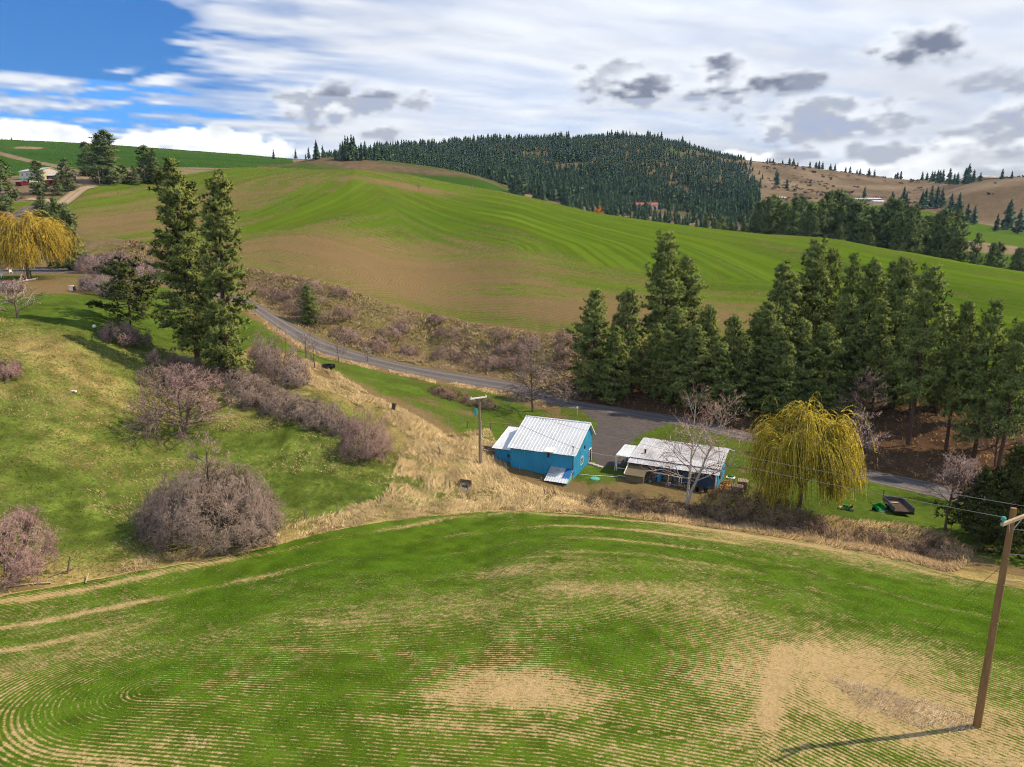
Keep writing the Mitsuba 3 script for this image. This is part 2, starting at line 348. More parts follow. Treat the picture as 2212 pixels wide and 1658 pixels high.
U[r] -= .8 * np.exp(-(dist(track, X[r], Y[r]) / .45) ** 2)
mound = wpoly([(1780, 1462), (1900, 1490), (2020, 1520), (2120, 1560), (2090, 1585), (1980, 1570), (1860, 1530)])
hr = slice(int(np.searchsorted(ROWI, 5.9)), int(np.searchsorted(ROWI, 7.3)))
c1, c2 = wline([(965, 622), (1300, 655), (1700, 690)]), wline([(715, 580), (640, 575), (560, 560)])
V[hr] = np.minimum(dist(c1, X[hr], Y[hr]), dist(c2, X[hr], Y[hr]))
crest = shapely.LineString(np.c_[BS * (LD[7] + D0), LD[7]][70:-40:5])
V[hr] = np.where(V[hr] < 34, V[hr], 700 + dist(crest, X[hr], Y[hr]))
U[hr] = .82 + (nz(X[hr], Y[hr], 40, 3, 4) - .5) * .35 + blobs(X[hr], Y[hr], [
    (680, 550, 280, 50, -.45), (1000, 620, 300, 55, -.55), (870, 560, 260, 40, -.35), (1250, 660, 220, 40, -.6), (250, 450, 190, 50, -.4), (230, 490, 120, 40, -.4), (1480, 700, 260, 50, -.5), (1650, 680, 200, 30, -.4),
    (880, 404, 60, 5, -1.0), (900, 470, 450, 36, .2), (1400, 560, 300, 60, .25), (2000, 640, 300, 80, .3), (640, 400, 200, 30, -.22), (1250, 480, 120, 14, .2), (1840, 518, 50, 6, -.8), (430, 480, 100, 60, -.2)])
mr = slice(int(np.searchsorted(ROWI, 2.0)), int(np.searchsorted(ROWI, 3.001)))
creek = shapely.LineString(np.c_[BS * (LD[3] + D0), LD[3]][(BS > -.42)])
U[mr] = .80 + (nz(X[mr], Y[mr], 9, 14, 4) - .5) * .5 + blobs(X[mr], Y[mr], [(150, 780, 200, 50, -.2), (60, 740, 200, 40, -.2), (180, 940, 150, 50, -.1), (700, 1050, 130, 60, .3), (200, 1100, 160, 60, .25), (560, 960, 120, 50, .2)])
U[mr] -= 1.2 * np.exp(-(dist(creek, X[mr], Y[mr]) / 6.0) ** 2) * (X[mr] > -45) + .8 * np.exp(-(dist(fedge, X[mr], Y[mr]) / 3.2) ** 2)
yr = slice(int(np.searchsorted(ROWI, 3.0)), int(np.searchsorted(ROWI, 4.001)))
U[yr] = .72 + (nz(X[yr], Y[yr], 8, 15, 4) - .5) * .4
U[yr] -= np.where(X[yr] > 9, .45, 1.0) * np.exp(-(dist(creek, X[yr], Y[yr]) / 5.0) ** 2) * (X[yr] > -45)
redge = shapely.LineString(np.c_[BS * (LD[4] + D0), LD[4]])
U[yr] -= .7 * np.exp(-(dist(redge, X[yr], Y[yr]) / 3.5) ** 2) * (X[yr] < 8)
U[yr] += blobs(X[yr], Y[yr], [(1430, 1050, 110, 20, -.6), (1500, 1040, 90, 25, -.4), (1270, 1050, 40, 30, .2), (1900, 1080, 100, 40, .25), (1350, 1075, 60, 14, -.5), (950, 880, 100, 30, -.15), (60, 625, 130, 12, -1.0), (130, 605, 60, 6, -.6), (140, 660, 120, 30, .3)])
drive = wpoly([(1265, 886), (1300, 893), (1400, 909), (1432, 916), (1395, 928), (1365, 942), (1348, 958), (1340, 1003), (1303, 1003), (1287, 985), (1294, 940), (1304, 915)])
yx, yy = X[yr], Y[yr]
ins = shapely.contains_xy(drive.buffer(.8), yx.ravel(), yy.ravel()).reshape(yx.shape)
V[yr] = np.where(ins, 1.0, 0.0)
br = slice(int(np.searchsorted(ROWI, 5.0)), int(np.searchsorted(ROWI, 6.001)))
U[br] = np.clip((VXE[br] - 1210) / 60, 0, 1)
fr = slice(int(np.searchsorted(ROWI, 7.0)), NR)
fx, fy, fv, fi = X[fr], Y[fr], VXE[fr], np.broadcast_to(ROWI[fr][:, None], X[fr].shape)
u, v = np.full(fx.shape, .3), np.full(fx.shape, .6)
left = fv < 640
u = np.where(left, np.where(fi < 8.6, .35, .95), u)
v = np.where(left & (fi >= 8.6), .05, v)
dome = (fv > 560) & (fv < 1100) & (fi < 9.6) & (fi > 7.5)
u = np.where(dome, .58 + blobs(fx, fy, [(760, 352, 120, 8, -.2), (900, 375, 90, 10, .25), (1030, 400, 60, 10, .2), (830, 365, 120, 8, -.25)]), u)
v = np.where(dome, .15, v)
hillf = (fv > 690) & (fv < 1640) & (fi > 9.2)
u, v = np.where(hillf, .40 - .3 * (fv > 1560), u), np.where(hillf, .05 + .4 * (fv > 1560), v)
val = (fv > 1640) & (fi > 7.6) & (fi < 10)
u = np.where(val, .95 + blobs(fx, fy, [(2080, 528, 130, 9, -1.0)]), u)
v = np.where(val, .75, v)
ridge = (fv > 1600) & (fi >= 10)
u, v = np.where(ridge, .02, u), np.where(ridge, .45 + .5 * (nz(fx, fy, 60, 77) - .5), v)
for tr_, w_ in ((wline([(-40, 322), (0, 332), (67, 349), (147, 364), (190, 380), (235, 391)]), 4.5), (wline([(395, 386), (425, 394)]), 4), (wline([(52, 320), (70, 321)]), 9), (wline([(240, 341), (246, 342)]), 6)):
    m = np.exp(-(dist(tr_, fx, fy) / w_) ** 2)
    u, v = u * (1 - m) - .4 * m, v * (1 - m) + 1.3 * m
UF, VF = U.copy(), V.copy()
UF[fr], VF[fr] = u, v
rr = (ROWI >= 4) & (ROWI <= 5)
U[rr] = (ROWI[rr] - 4)[:, None]
V[rr] = np.cumsum(np.r_[0, np.hypot(np.diff(X[rr][0]), np.diff(Y[rr][0]))])[None]

# ------------------------------------------------------------------ cut the ground into named pieces
cell = np.floor(ROWI[:-1] + 1e-6).astype(int)[:, None] + np.zeros((1, NB - 1), int)
CLS = {'near_field': (cell < 2), 'meadow': cell == 2, 'yard_lawn': cell == 3, 'road': cell == 4, 'road_bank': cell == 5, 'hill_field': cell == 6}
cv = VXE[:-1, :-1]
CLS['back_field'] = (cell >= 7) & (cv < 640) & (cell < 13)
CLS['brown_knoll'] = (cell >= 7) & (cell < 9) & (cv >= 640) & (cv < 1100)
CLS['forest_hill'] = (cell >= 7) & (cell < 13) & (cv >= 640) & (cv < 1640) & ~CLS['brown_knoll']
CLS['valley_field'] = (cell >= 7) & (cell < 10) & (cv >= 1640)
CLS['dry_ridge'] = (cell >= 10) & (cell < 13) & (cv >= 1640)
CLS['far_plain'] = cell >= 13
MAT = dict(near_field='field', meadow='meadow', yard_lawn='yard', road='road', road_bank='bank', hill_field='hill')
SAY = dict(near_field='young green wheat drilled in curved rows over tan soil in the foreground', meadow='grassy hillside pasture with straw tufts left of the creek', yard_lawn='lawn and gravel yard around the blue barn and house',
           road='grey two-lane country road running behind the barn', road_bank='brushy dry bank between the road and the big hill field', hill_field='big rounded green and brown wheat hill beyond the road',
           back_field='dark green field on the left skyline', brown_knoll='brown and green knoll behind the crest of the big hill', forest_hill='hill covered in dark conifers', valley_field='flat green field behind the conifer belt on the right',
           dry_ridge='dry straw-coloured ridge with scattered brush on the right skyline', far_plain='land beyond the skyline')
idx = np.arange(NR * NB).reshape(NR, NB)
for key, m in CLS.items():
    i, j = np.nonzero(m)
    a, b_, c, d = idx[i, j], idx[i, j + 1], idx[i + 1, j + 1], idx[i + 1, j]
    f = np.vstack([np.c_[a, b_, c], np.c_[a, c, d]])
    used, inv = np.unique(f, return_inverse=True)
    vv = np.c_[GX.ravel()[used], GD.ravel()[used], GZ.ravel()[used]]
    u_, v_ = (U, V) if key in MAT else (UF, VF)
    scene[key] = mikit.ply((vv, inv.reshape(-1, 3)), 'm_' + MAT.get(key, 'far'), True, uv=np.c_[u_.ravel()[used], v_.ravel()[used]])
    say(key, SAY[key], kind='structure')

# ------------------------------------------------------------------ plant builders
def unit(a):
    return a / np.maximum(np.linalg.norm(a, axis=-1, keepdims=True), 1e-9)


class Mesh:
    """Collects triangles with a colour per vertex."""

    def __init__(self, seed=0):
        self.v, self.f, self.c, self.q, self.n, self.r = [], [], [], [], 0, np.random.default_rng(seed)

    def add(self, v, f, c, nrm=None):
        v, f = np.asarray(v, float), np.asarray(f, int)
        if nrm is None:
            fn = np.cross(v[f[:, 1]] - v[f[:, 0]], v[f[:, 2]] - v[f[:, 0]])
            nrm = np.zeros_like(v)
            for k in range(3):
                np.add.at(nrm, f[:, k], fn)
            nrm = unit(nrm)
        self.v.append(v), self.f.append(f + self.n), self.c.append(np.broadcast_to(np.asarray(c, float), v.shape)), self.q.append(np.broadcast_to(nrm, v.shape))
        self.n += len(v)

    def blades(self, p0, p1, w, col, nrm=None):
        """One thin triangle from each p0 (width w) to its tip p1."""
        n = len(p0)
        if not n:
            return
        d = unit(p1 - p0)
        s = unit(np.cross(d, self.r.normal(size=(n, 3)))) * (np.broadcast_to(w, (n,))[:, None] / 2)
        self.add(np.stack([p0 - s, p0 + s, p1], 1).reshape(-1, 3), np.arange(3 * n).reshape(-1, 3), np.repeat(np.broadcast_to(col, (n, 3)), 3, 0), None if nrm is None else np.repeat(nrm, 3, 0))

    def strips(self, p0, p1, w0, w1, col, nrm=None):
        n = len(p0)
        d = unit(p1 - p0)
        s = unit(np.cross(d, self.r.normal(size=(n, 3))))
        a, b = s * np.broadcast_to(w0, (n,))[:, None] / 2, s * np.broadcast_to(w1, (n,))[:, None] / 2
        i = np.arange(n)[:, None] * 4
        self.add(np.stack([p0 - a, p0 + a, p1 + b, p1 - b], 1).reshape(-1, 3), np.vstack([i + [0, 1, 2], i + [0, 2, 3]]), np.repeat(np.broadcast_to(col, (n, 3)), 4, 0), None if nrm is None else np.repeat(nrm, 4, 0))

    def tubes(self, p0, p1, r0, r1, col, k=5):
        n = len(p0)
        if not n:
            return
        d = unit(p1 - p0)
        a = unit(np.cross(d, np.where(np.abs(d[:, 2:]) < .9, [0, 0, 1.0], [1.0, 0, 0])))
        b = np.cross(d, a)
        t = np.arange(k) * 2 * np.pi / k
        ring = np.cos(t)[None, :, None] * a[:, None] + np.sin(t)[None, :, None] * b[:, None]
        v = np.concatenate([p0[:, None] + ring * np.broadcast_to(r0, (n,))[:, None, None], p1[:, None] + ring * np.broadcast_to(r1, (n,))[:, None, None]], 1)
        i, j = np.arange(k), (np.arange(k) + 1) % k
        f = np.vstack([np.c_[i, j, j + k], np.c_[i, j + k, i + k]])
        self.add(v.reshape(-1, 3), (np.arange(n)[:, None, None] * 2 * k + f[None]).reshape(-1, 3), np.repeat(np.broadcast_to(col, (n, 3)), 2 * k, 0))

    def path(self, pts, rad, col, k=6):
        pts = np.asarray(pts, float)
        rad = np.broadcast_to(rad, (len(pts),))
        self.tubes(pts[:-1], pts[1:], rad[:-1], rad[1:], col, k)

    def arrays(self):
        return np.vstack(self.v), np.vstack(self.f), np.clip(np.vstack(self.c), 0, 1)

    def ply(self, bsdf='m_leaf', move=(0, 0, 0)):
        v, f, c = self.arrays()
        return {'type': 'ply', 'filename': meshkit.write_ply((v + np.asarray(move), f), False, color=c, normals=np.vstack(self.q)), 'face_normals': False, 'bsdf': {'type': 'ref', 'id': bsdf}}


def fluff(r, out, up=.5, rough=.6):
    """Leaf normals that follow the crown's rounded surface, roughened."""
    return unit(unit(out) + [0, 0, up] + r.normal(size=out.shape) * rough)


def shade(r, n, a, b):
    t = r.random((n, 1))
    return np.array(a) * (1 - t) + np.array(b) * t


NEEDLE = ((.045, .070, .020), (.150, .165, .050))
BARK = (.085, .058, .045)


def conifer(seed, h, base, width, nb, step, size, m, needle=NEEDLE, kind='pine', ragged=.35, bark=BARK, droop=0.0):
    """(trunk mesh, crown mesh) of one conifer standing at the origin."""
    r = np.random.default_rng(seed)
    tm, cm = Mesh(seed), Mesh(seed + 1)
    k = 9
    zz = np.linspace(-.6, h * .985, k)
    bend = np.cumsum(r.normal(0, h * .0035, (k, 2)), 0)
    pts = np.c_[bend - bend[1], zz]
    tm.path(pts, (.0135 * h + .03) * (1.02 - np.linspace(0, 1, k)) ** .85 + .015, np.array(bark) * r.uniform(.9, 1.1), 7)

    def axis(z):
        return np.c_[np.interp(z, zz, pts[:, 0]), np.interp(z, zz, pts[:, 1]), z]

    f = np.sort(r.random(nb) ** (1.0 if kind == 'pine' else .85))
    az = np.arange(nb) * 2.39996 + r.normal(0, .5, nb)
    if kind == 'pine':
        prof = np.minimum(1, .62 + f * 1.6) * (1 - f) ** .50 + .09
        tilt = np.radians(-14 + 58 * f + r.normal(0, 9, nb))
    else:
        prof = (1 - f) ** .9 * np.minimum(1, .75 + f * 2) + .05
        tilt = np.radians(-18 + 40 * f + r.normal(0, 6, nb)) - droop
    lump = .5 + meshkit.noise(np.c_[np.cos(az) * 1.4 + 9, np.sin(az) * 1.4 + 5, f * 6.0], seed)
    L = width * prof * np.clip(lump, .45, 1.35) * r.uniform(1 - ragged, 1 + ragged * .5, nb)
    z0 = h * (base + (1 - base) * f * .985)
    d = np.c_[np.cos(az) * np.cos(tilt), np.sin(az) * np.cos(tilt), np.sin(tilt)]
    o = axis(z0)
    sag = np.c_[np.zeros((nb, 2)), L * .12]
    mid, end = o + d * L[:, None] * .5 - sag * .6, o + d * L[:, None] + sag * .4
    rb = np.clip(L * .012, .012, .09)
    tm.tubes(o, mid, rb, rb * .7, np.array(bark) * .8, 3)
    tm.tubes(mid, end, rb * .7, rb * .2, np.array(bark) * .8, 3)
    dead = r.integers(0, 1 + int(14 * (kind == 'pine')))
    if dead:                                                       # bare snags under the crown
        zd = h * base * r.uniform(.35, 1.0, dead)
        ad = r.random(dead) * 6.28
        od = axis(zd)
        tm.tubes(od, od + np.c_[np.cos(ad), np.sin(ad), r.uniform(-.35, .1, dead)] * (width * r.uniform(.2, .55, dead))[:, None], .03, .008, np.array(bark) * .7, 3)
    cnt = np.maximum(2, (L / step).astype(int))
    own = np.repeat(np.arange(nb), cnt)
    s = r.random(len(own)) ** .7 * .78 + .22
    o_, d_, L_ = o[own], d[own], L[own]
    side = unit(np.cross(d_, [0, 0, 1.0]))
    c = o_ + d_ * (L_ * s)[:, None] - np.c_[np.zeros((len(own), 2)), L_ * .12 * np.sin(s * 3.1) * .6] + side * (r.normal(0, .17, len(own)) * L_ * s)[:, None] + r.normal(0, size * .25, (len(own), 3))
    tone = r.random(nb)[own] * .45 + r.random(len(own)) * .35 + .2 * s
    top = axis(np.linspace(h * .90, h, 7))
    c, d_, tone = np.vstack([c, top]), np.vstack([d_, np.tile([0, 0, 1.0], (7, 1))]), np.r_[tone, np.full(7, .6)]
    n = len(c)
    c2, t2 = np.repeat(c, m, 0), np.repeat(tone, m)
    q = unit(unit(r.normal(size=(n * m, 3))) + .75 * np.repeat(d_, m, 0) + [0, 0, .25])
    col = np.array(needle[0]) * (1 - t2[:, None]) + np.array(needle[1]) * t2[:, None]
    out = c2 - axis(c2[:, 2])
    cl = unit(q * .8 + [0, 0, .5])
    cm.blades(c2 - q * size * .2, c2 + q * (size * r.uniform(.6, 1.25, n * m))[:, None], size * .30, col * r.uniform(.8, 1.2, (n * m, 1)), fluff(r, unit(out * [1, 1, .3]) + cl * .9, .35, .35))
    return tm, cm


def far_conifer(seed, h, width, nb=70, needle=((.042, .092, .062), (.105, .165, .096))):  # needle colours carry the teal tint of distant haze
    """A conifer a few pixels tall: whorls of drooping boughs round a thin trunk."""
    r = np.random.default_rng(seed)
    g = Mesh(seed)
    g.tubes(np.array([[0, 0, -1.5]]), np.array([[0, 0, h * .9]]), .014 * h, .01, np.array(BARK) * .8, 4)
    f = np.sort(r.random(nb))
    az = np.arange(nb) * 2.4 + r.normal(0, .4, nb)
    L = width * ((1 - f) ** .8 + .06) * r.uniform(.6, 1.2, nb)
    o = np.c_[np.zeros((nb, 2)), h * (.10 + .86 * f)]
    e = o + np.c_[np.cos(az) * L, np.sin(az) * L, -L * r.uniform(-.1, .45, nb)]
    col = shade(r, nb, *needle)
    for k in range(2):
        g.blades(o + np.c_[np.zeros((nb, 2)), np.full(nb, h * .03 * k)], e + r.normal(0, width * .10, (nb, 3)), L * .95 + .3, col * r.uniform(.8, 1.25, (nb, 1)), fluff(r, e * [1, 1, 0], .5, .4))
    g.blades(np.array([[0, 0, h * .86]] * 3), np.array([[0, 0, h * 1.02]] * 3) + r.normal(0, .1, (3, 3)), width * .25, col[-3:])
    return g


def ramify(r, o, d, L, rad, levels, up=.15):
    """Branches of branches. levels: (children, length ratio, angle in degrees). Returns per level (p0, p1, r0, r1)."""
    out = []
    for lv in range(len(levels) + 1):
        n = len(o)
        bend = r.normal(0, .13, (n, 3)) + [0, 0, up * .5]
        mid = o + d * (L * .5)[:, None]
        d2 = unit(d + bend)
        end = mid + d2 * (L * .5)[:, None]
        out.append((o, mid, end, rad))
        if lv == len(levels):
            break
        k, ratio, ang = levels[lv]
        t = r.uniform(.25, 1.0, (n, k))
        t[:, 0] = 1.0
        t = t.ravel()
        own = np.repeat(np.arange(n), k)
        p = np.where((t < .5)[:, None], o[own] + d[own] * (L[own] * t)[:, None], mid[own] + d2[own] * (L[own] * (t - .5))[:, None])
        th = np.radians(ang) * r.uniform(.5, 1.3, n * k)
        perp = unit(np.cross(d2[own], r.normal(size=(n * k, 3))))
        nd = unit(d2[own] * np.cos(th)[:, None] + perp * np.sin(th)[:, None] + [0, 0, up])
        nl = L[own] * ratio * r.uniform(.6, 1.2, n * k) * (1.1 - .35 * t)
        o, d, L, rad = p, nd, nl, rad[own] * .52
    return out


def draw(g, levels, col, tip, wmin, tubes_above=.03):
    n = len(levels)
    for i, (o, mid, end, rad) in enumerate(levels):
        t = i / max(n - 1, 1)
        c = (np.array(col) * (1 - t) + np.array(tip) * t) * g.r.uniform(.75, 1.25, (len(o), 1))
        nr = fluff(g.r, mid - o[:1] * 0 - np.array([0, 0, max(float(mid[:, 2].mean()) * .5, 0)]), .5, .5)
        if len(rad) and rad.mean() > tubes_above:
            g.tubes(o, mid, rad, rad * .8, c, 5), g.tubes(mid, end, rad * .8, rad * .5, c, 5)
        else:
            w = np.maximum(rad * 2, wmin)
            g.strips(o, mid, w, w * .85, c, nr), g.blades(mid, end, w * .85, c, nr)


def bare_tree(seed, h, spread, trunk=.18, fork=.25, limbs=9, levels=((5, .62, 42), (4, .6, 40), (4, .6, 38), (3, .62, 38)), col=(.16, .125, .105), tip=(.25, .18, .165), wmin=.03, up=.15, lift=(18, 62), n_trunks=1):
    """A leafless tree at the origin: (trunk and limbs, twigs)."""
    r = np.random.default_rng(seed)
    a, b = Mesh(seed), Mesh(seed + 5)
    O, D, L, R = [], [], [], []
    for q in range(n_trunks):
        lean = r.normal(0, .05 + .12 * (n_trunks > 1), 2)
        z = np.linspace(-.4, h * .93, 7)
        pts = np.c_[np.outer(z.clip(0), lean) + np.cumsum(r.normal(0, h * .006, (7, 2)), 0), z]
        rad = trunk * (1.03 - np.linspace(0, 1, 7)) ** .9 + .012
        a.path(pts, rad, np.array(col), 7)
        f = np.sort(r.uniform(fork, .97, limbs))
        az = np.arange(limbs) * 2.4 + r.random() * 6
        zb = f * h * .93
        el = np.radians(lift[0] + (lift[1] - lift[0]) * f + r.normal(0, 8, limbs))
        O.append(np.c_[np.interp(zb, z, pts[:, 0]), np.interp(zb, z, pts[:, 1]), zb])
        D.append(np.c_[np.cos(az) * np.cos(el), np.sin(az) * np.cos(el), np.sin(el)])
        L.append(spread * (1.05 - .6 * (f - fork) / max(1 - fork, .1)) * r.uniform(.7, 1.1, limbs) * .62)
        R.append(np.interp(zb, z, rad) * .55)
    lv = ramify(r, np.vstack(O), np.vstack(D), np.concatenate(L), np.concatenate(R), levels, up)
    draw(a, lv[:2], col, col, wmin * 1.3, .012)
    draw(b, lv[2:], np.array(col) * .5 + np.array(tip) * .5, tip, wmin)
    return a, b


def shrub(seed, w, h, stems=40, levels=((5, .55, 34), (4, .6, 36), (3, .6, 36)), col=(.125, .09, .085), tip=(.25, .175, .18), wmin=.035, up=.05, oval=1.0):
    """A leafless thicket-forming shrub at the origin: (stems, twigs)."""
    r = np.random.default_rng(seed)
    a, b = Mesh(seed), Mesh(seed + 5)
    az = r.random(stems) * 2 * np.pi
    q = np.sqrt(r.random(stems))
    o = np.c_[np.cos(az) * q * w * .3, np.sin(az) * q * w * .3 * oval, np.full(stems, -.15)]
    el = np.radians(78 - 62 * q + r.normal(0, 8, stems))
    d = np.c_[np.cos(az) * np.cos(el), np.sin(az) * np.cos(el) * oval, np.sin(el)]
    L = (np.sin(el) * h + np.cos(el) * w * .42) * r.uniform(.6, 1.0, stems)
    lv = ramify(r, o, unit(d), L, np.full(stems, .018 + .0035 * h), levels, up)
    draw(a, lv[:1], col, col, wmin * 1.2, .02)
    draw(b, lv[1:], np.array(col) * .6 + np.array(tip) * .4, tip, wmin)
    for g in (a, b):                                                # outer twigs end on a rounded, uneven crown
        for k, v in enumerate(g.v):
            e = v / np.array([w * .52, w * .52, h * 1.02])
            q_ = np.maximum(np.linalg.norm(e, axis=1), 1e-6)
            lim = .72 + .5 * meshkit.fbm(e / q_[:, None] * 2.2 + 7, 2, seed)
            g.v[k] = v * np.where(q_ > lim, (lim + (q_ - lim) * .28) / q_, 1)[:, None]
    return a, b


def willow(seed, h, w, strands=1100, leaf=((.22, .19, .035), (.55, .45, .06)), slim=1.0, skew=0.0):
    r = np.random.default_rng(seed)
    a, b = Mesh(seed), Mesh(seed + 3)
    bark = (.17, .14, .095)
    a.path(np.array([[0, 0, -.5], [.1, 0, h * .15], [.05, .1, h * .3]]), [.42, .36, .3], bark, 8)
    k = 11
    az = np.arange(k) * 2.4 + r.normal(0, .3, k)
    el = np.radians(r.uniform(30, 82, k))
    o = np.c_[np.full(k, .05), np.full(k, .1), h * r.uniform(.16, .31, k)]
    d = np.c_[np.cos(az) * np.cos(el), np.sin(az) * np.cos(el), np.sin(el)]
    lv = ramify(r, o, d, (h * .42 * np.sin(el) + w * .24 * np.cos(el)) * r.uniform(.8, 1.1, k), np.full(k, .16), ((5, .62, 40), (4, .58, 45)), .12)
    draw(a, lv, bark, (.26, .21, .09), .05, .02)
    tips = np.vstack([lv[1][2], lv[2][2], lv[2][1], lv[1][1], lv[2][0]])
    i = r.integers(0, len(tips), strands)
    p = tips[i] + r.normal(0, .25, (strands, 3))
    outd = unit(np.c_[p[:, :2] - [.05, .1], np.zeros(strands)] + r.normal(0, .5, (strands, 3)) * [1, 1, 0])
    vel = outd * r.uniform(.2, .8, (strands, 1)) + [0, 0, .5]
    ln = np.minimum(r.uniform(.15, .85, strands) * h * .85, np.maximum(p[:, 2] - .2, .8))
    n = 9
    dt = ln / n
    g = np.broadcast_to(shade(r, strands, *leaf), (strands, 3))
    t0 = p
    for s in range(n):
        vel = unit(vel + [0, 0, -.34] + r.normal(0, .07, (strands, 3)))
        t1 = t0 + vel * dt[:, None]
        tone = np.clip(1 - .05 * s, .6, 1)
        nr = fluff(r, t0 - [0, 0, h * .4], .4, .4)
        b.strips(t0, t1, .05, .045, g * tone, nr)
        for q in range(4):
            u_ = r.random((strands, 1))
            base = t0 * (1 - u_) + t1 * u_
            b.blades(base, base + unit(vel + r.normal(0, .55, (strands, 3)) + [0, 0, -.3]) * r.uniform(.16, .38, (strands, 1)), .085, g * r.uniform(.75, 1.2, (strands, 1)), nr)
        t0 = t1
    for g_ in (a, b):
        g_.v = [v * [slim, slim, 1] + np.c_[skew * np.sin(v[:, 2:] * .45), 0 * v[:, :1], 0 * v[:, :1]] for v in g_.v]
    return a, b


def kinds(prefix, builder, n):
    """n shape groups of one kind of plant."""
    keys = []
    for i in range(n):
        a, b = builder(i)
        k = f'{prefix}_kind_{"abcdefgh"[i]}'
        scene[k] = {'type': 'shapegroup', 'trunk': a.ply(), 'crown': b.ply()}
        keys.append(k)
    return keys


def nth(k):
    return ('leftmost', 'second', 'third', 'fourth', 'fifth', 'sixth', 'seventh', 'eighth', 'ninth', 'tenth', 'eleventh', 'twelfth', 'thirteenth', 'fourteenth', 'fifteenth', 'sixteenth', 'seventeenth', 'eighteenth', 'nineteenth', 'twentieth')[k] if k < 20 else f'{k + 1}th' if k % 10 not in (0, 1, 2) else f'{k + 1}' + ('st', 'nd', 'rd')[k % 10]


def stand(nm, group_key, p, s, label, cat, group=None, rot=None, sx=1.0):
    key = name(nm)
    rot = rng.uniform(0, 360) if rot is None else rot
    scene[key] = {'type': 'instance', 'to_world': T().translate([float(x) for x in p]).rotate([0, 0, 1], float(rot)).scale([float(s * sx), float(s * sx), float(s)]), 'shapegroup': {'type': 'ref', 'id': group_key}}
    return say(key, label, cat, group)


def plant(nm, pair, p, label, cat, group=None, names=('trunk', 'crown'), lean=0.0):
    """A tree or shrub of its own, as two parts."""
    key = name(nm)
    for nm_, g in zip(names, pair):
        if lean:
            g.v = [v + np.c_[v[:, 2:] * lean, v[:, 2:] * 0, v[:, 2:] * 0] for v in g.v]
        scene[f'{key}__{nm_}'] = g.ply(move=p)
    return say(key, label, cat, group)


def scatter(poly, density, seed):
    """Random points in a polygon of the ground."""
    r = np.random.default_rng(seed)
    x0, y0, x1, y1 = poly.bounds
    n = int((x1 - x0) * (y1 - y0) * density)
    q = np.c_[r.uniform(x0, x1, n), r.uniform(y0, y1, n)]
    return q[shapely.contains_xy(poly, q[:, 0], q[:, 1])]


def grass(g, q, h, w, col0, col1, n=3, lean=.5, flow=None):
    """Tufts of n blades at the ground points q; h may vary per point. Blades lean the way the wind and snow laid them."""
    r = g.r
    q = np.repeat(q, n, 0) + r.normal(0, .07, (len(q) * n, 2))
    hh = np.repeat(np.broadcast_to(h, (len(q) // n,)), n) * r.uniform(.55, 1.2, len(q))
    z = height(q[:, 0], q[:, 1])
    a = nz(q[:, 0], q[:, 1], 5.0, 91, 2) * 9 + r.normal(0, .5, len(q)) if flow is None else flow + r.normal(0, .8, len(q))
    b = np.clip(lean * r.uniform(.3, 1.6, len(q)), 0, 2.2)
    p0 = np.c_[q, z - .05]
    p1 = p0 + np.c_[np.cos(a) * b, np.sin(a) * b, np.ones(len(q))] / np.sqrt(1 + b ** 2)[:, None] * (hh + .05)[:, None]
    g.blades(p0, p1, w, shade(r, len(q), col0, col1) * (.55 + .9 * nz(q[:, 0], q[:, 1], 1.6, 95, 3))[:, None], fluff(r, np.tile([0, 0, 1.0], (len(q), 1)), .6, .38))

# ------------------------------------------------------------------ buildings
def f_siding(a, b):
    def fn(p, n, uv):
        return mix(a, b, fbm(p.x * 2.2, p.y * 2.2, p.z * .5)) * (1 - .22 * noise(p.x * 9, p.y * 9, p.z * .7) * noise(p.x * .7, p.y * .7, p.z * .9))
    return fn


def f_wood(a, b):
    def fn(p, n, uv):
        return mix(a, b, fbm(p.x * 9, p.y * 9, p.z * 1.2))
    return fn


def f_metal(a, b):
    def fn(p, n, uv):
        st = fbm(p.x * .7, p.y * .7, p.z * .7, octaves=4)
        return mix(a, b, smoothstep(.35, .75, st + .2 * (noise(p.x * 6, p.y * 6, p.z * 6) - .5)))
    return fn


def metal(a, b, rough=.42, m=.35):
    return {'type': 'twosided', 'bsdf': {'type': 'principled', 'base_color': proc(f_metal(a, b)), 'roughness': rough, 'metallic': m, 'specular': .5}}


scene['m_blue'] = diffuse(proc(f_siding((.034, .26, .48), (.055, .32, .56))))
scene['m_navy'] = diffuse(proc(f_siding((.02, .115, .22), (.035, .16, .29))))
scene['m_slate'] = diffuse(proc(f_siding((.05, .09, .16), (.07, .12, .20))))
scene['m_dark_wood'] = diffuse(proc(f_wood((.12, .09, .075), (.055, .045, .042))))
scene['m_white_paint'] = diffuse(proc(f_siding((.72, .72, .73), (.80, .80, .80))))
scene['m_cream'] = diffuse(proc(f_siding((.56, .52, .42), (.64, .60, .50))))
scene['m_tan_ply'] = diffuse(proc(f_wood((.13, .115, .075), (.20, .175, .12))))
scene['m_roof'] = metal((.60, .67, .74), (.55, .60, .66))
scene['m_old_roof'] = metal((.54, .56, .60), (.37, .37, .39))
scene['m_blue_roof'] = metal((.02, .13, .40), (.03, .16, .46))
scene['m_red_roof'] = metal((.30, .085, .07), (.24, .07, .06), .6, 0)
scene['m_green_roof'] = metal((.05, .30, .22), (.04, .24, .18), .6, 0)
scene['m_dark'] = diffuse((.028, .026, .027))
scene['m_red_wood'] = diffuse(proc(f_wood((.16, .03, .03), (.10, .022, .024))))
scene['m_wood'] = diffuse(proc(f_wood((.26, .185, .12), (.14, .095, .06))))
scene['m_pale_wood'] = diffuse(proc(f_wood((.46, .38, .28), (.30, .24, .17))))
scene['m_grey_wood'] = diffuse(proc(f_wood((.24, .21, .185), (.13, .11, .10))))
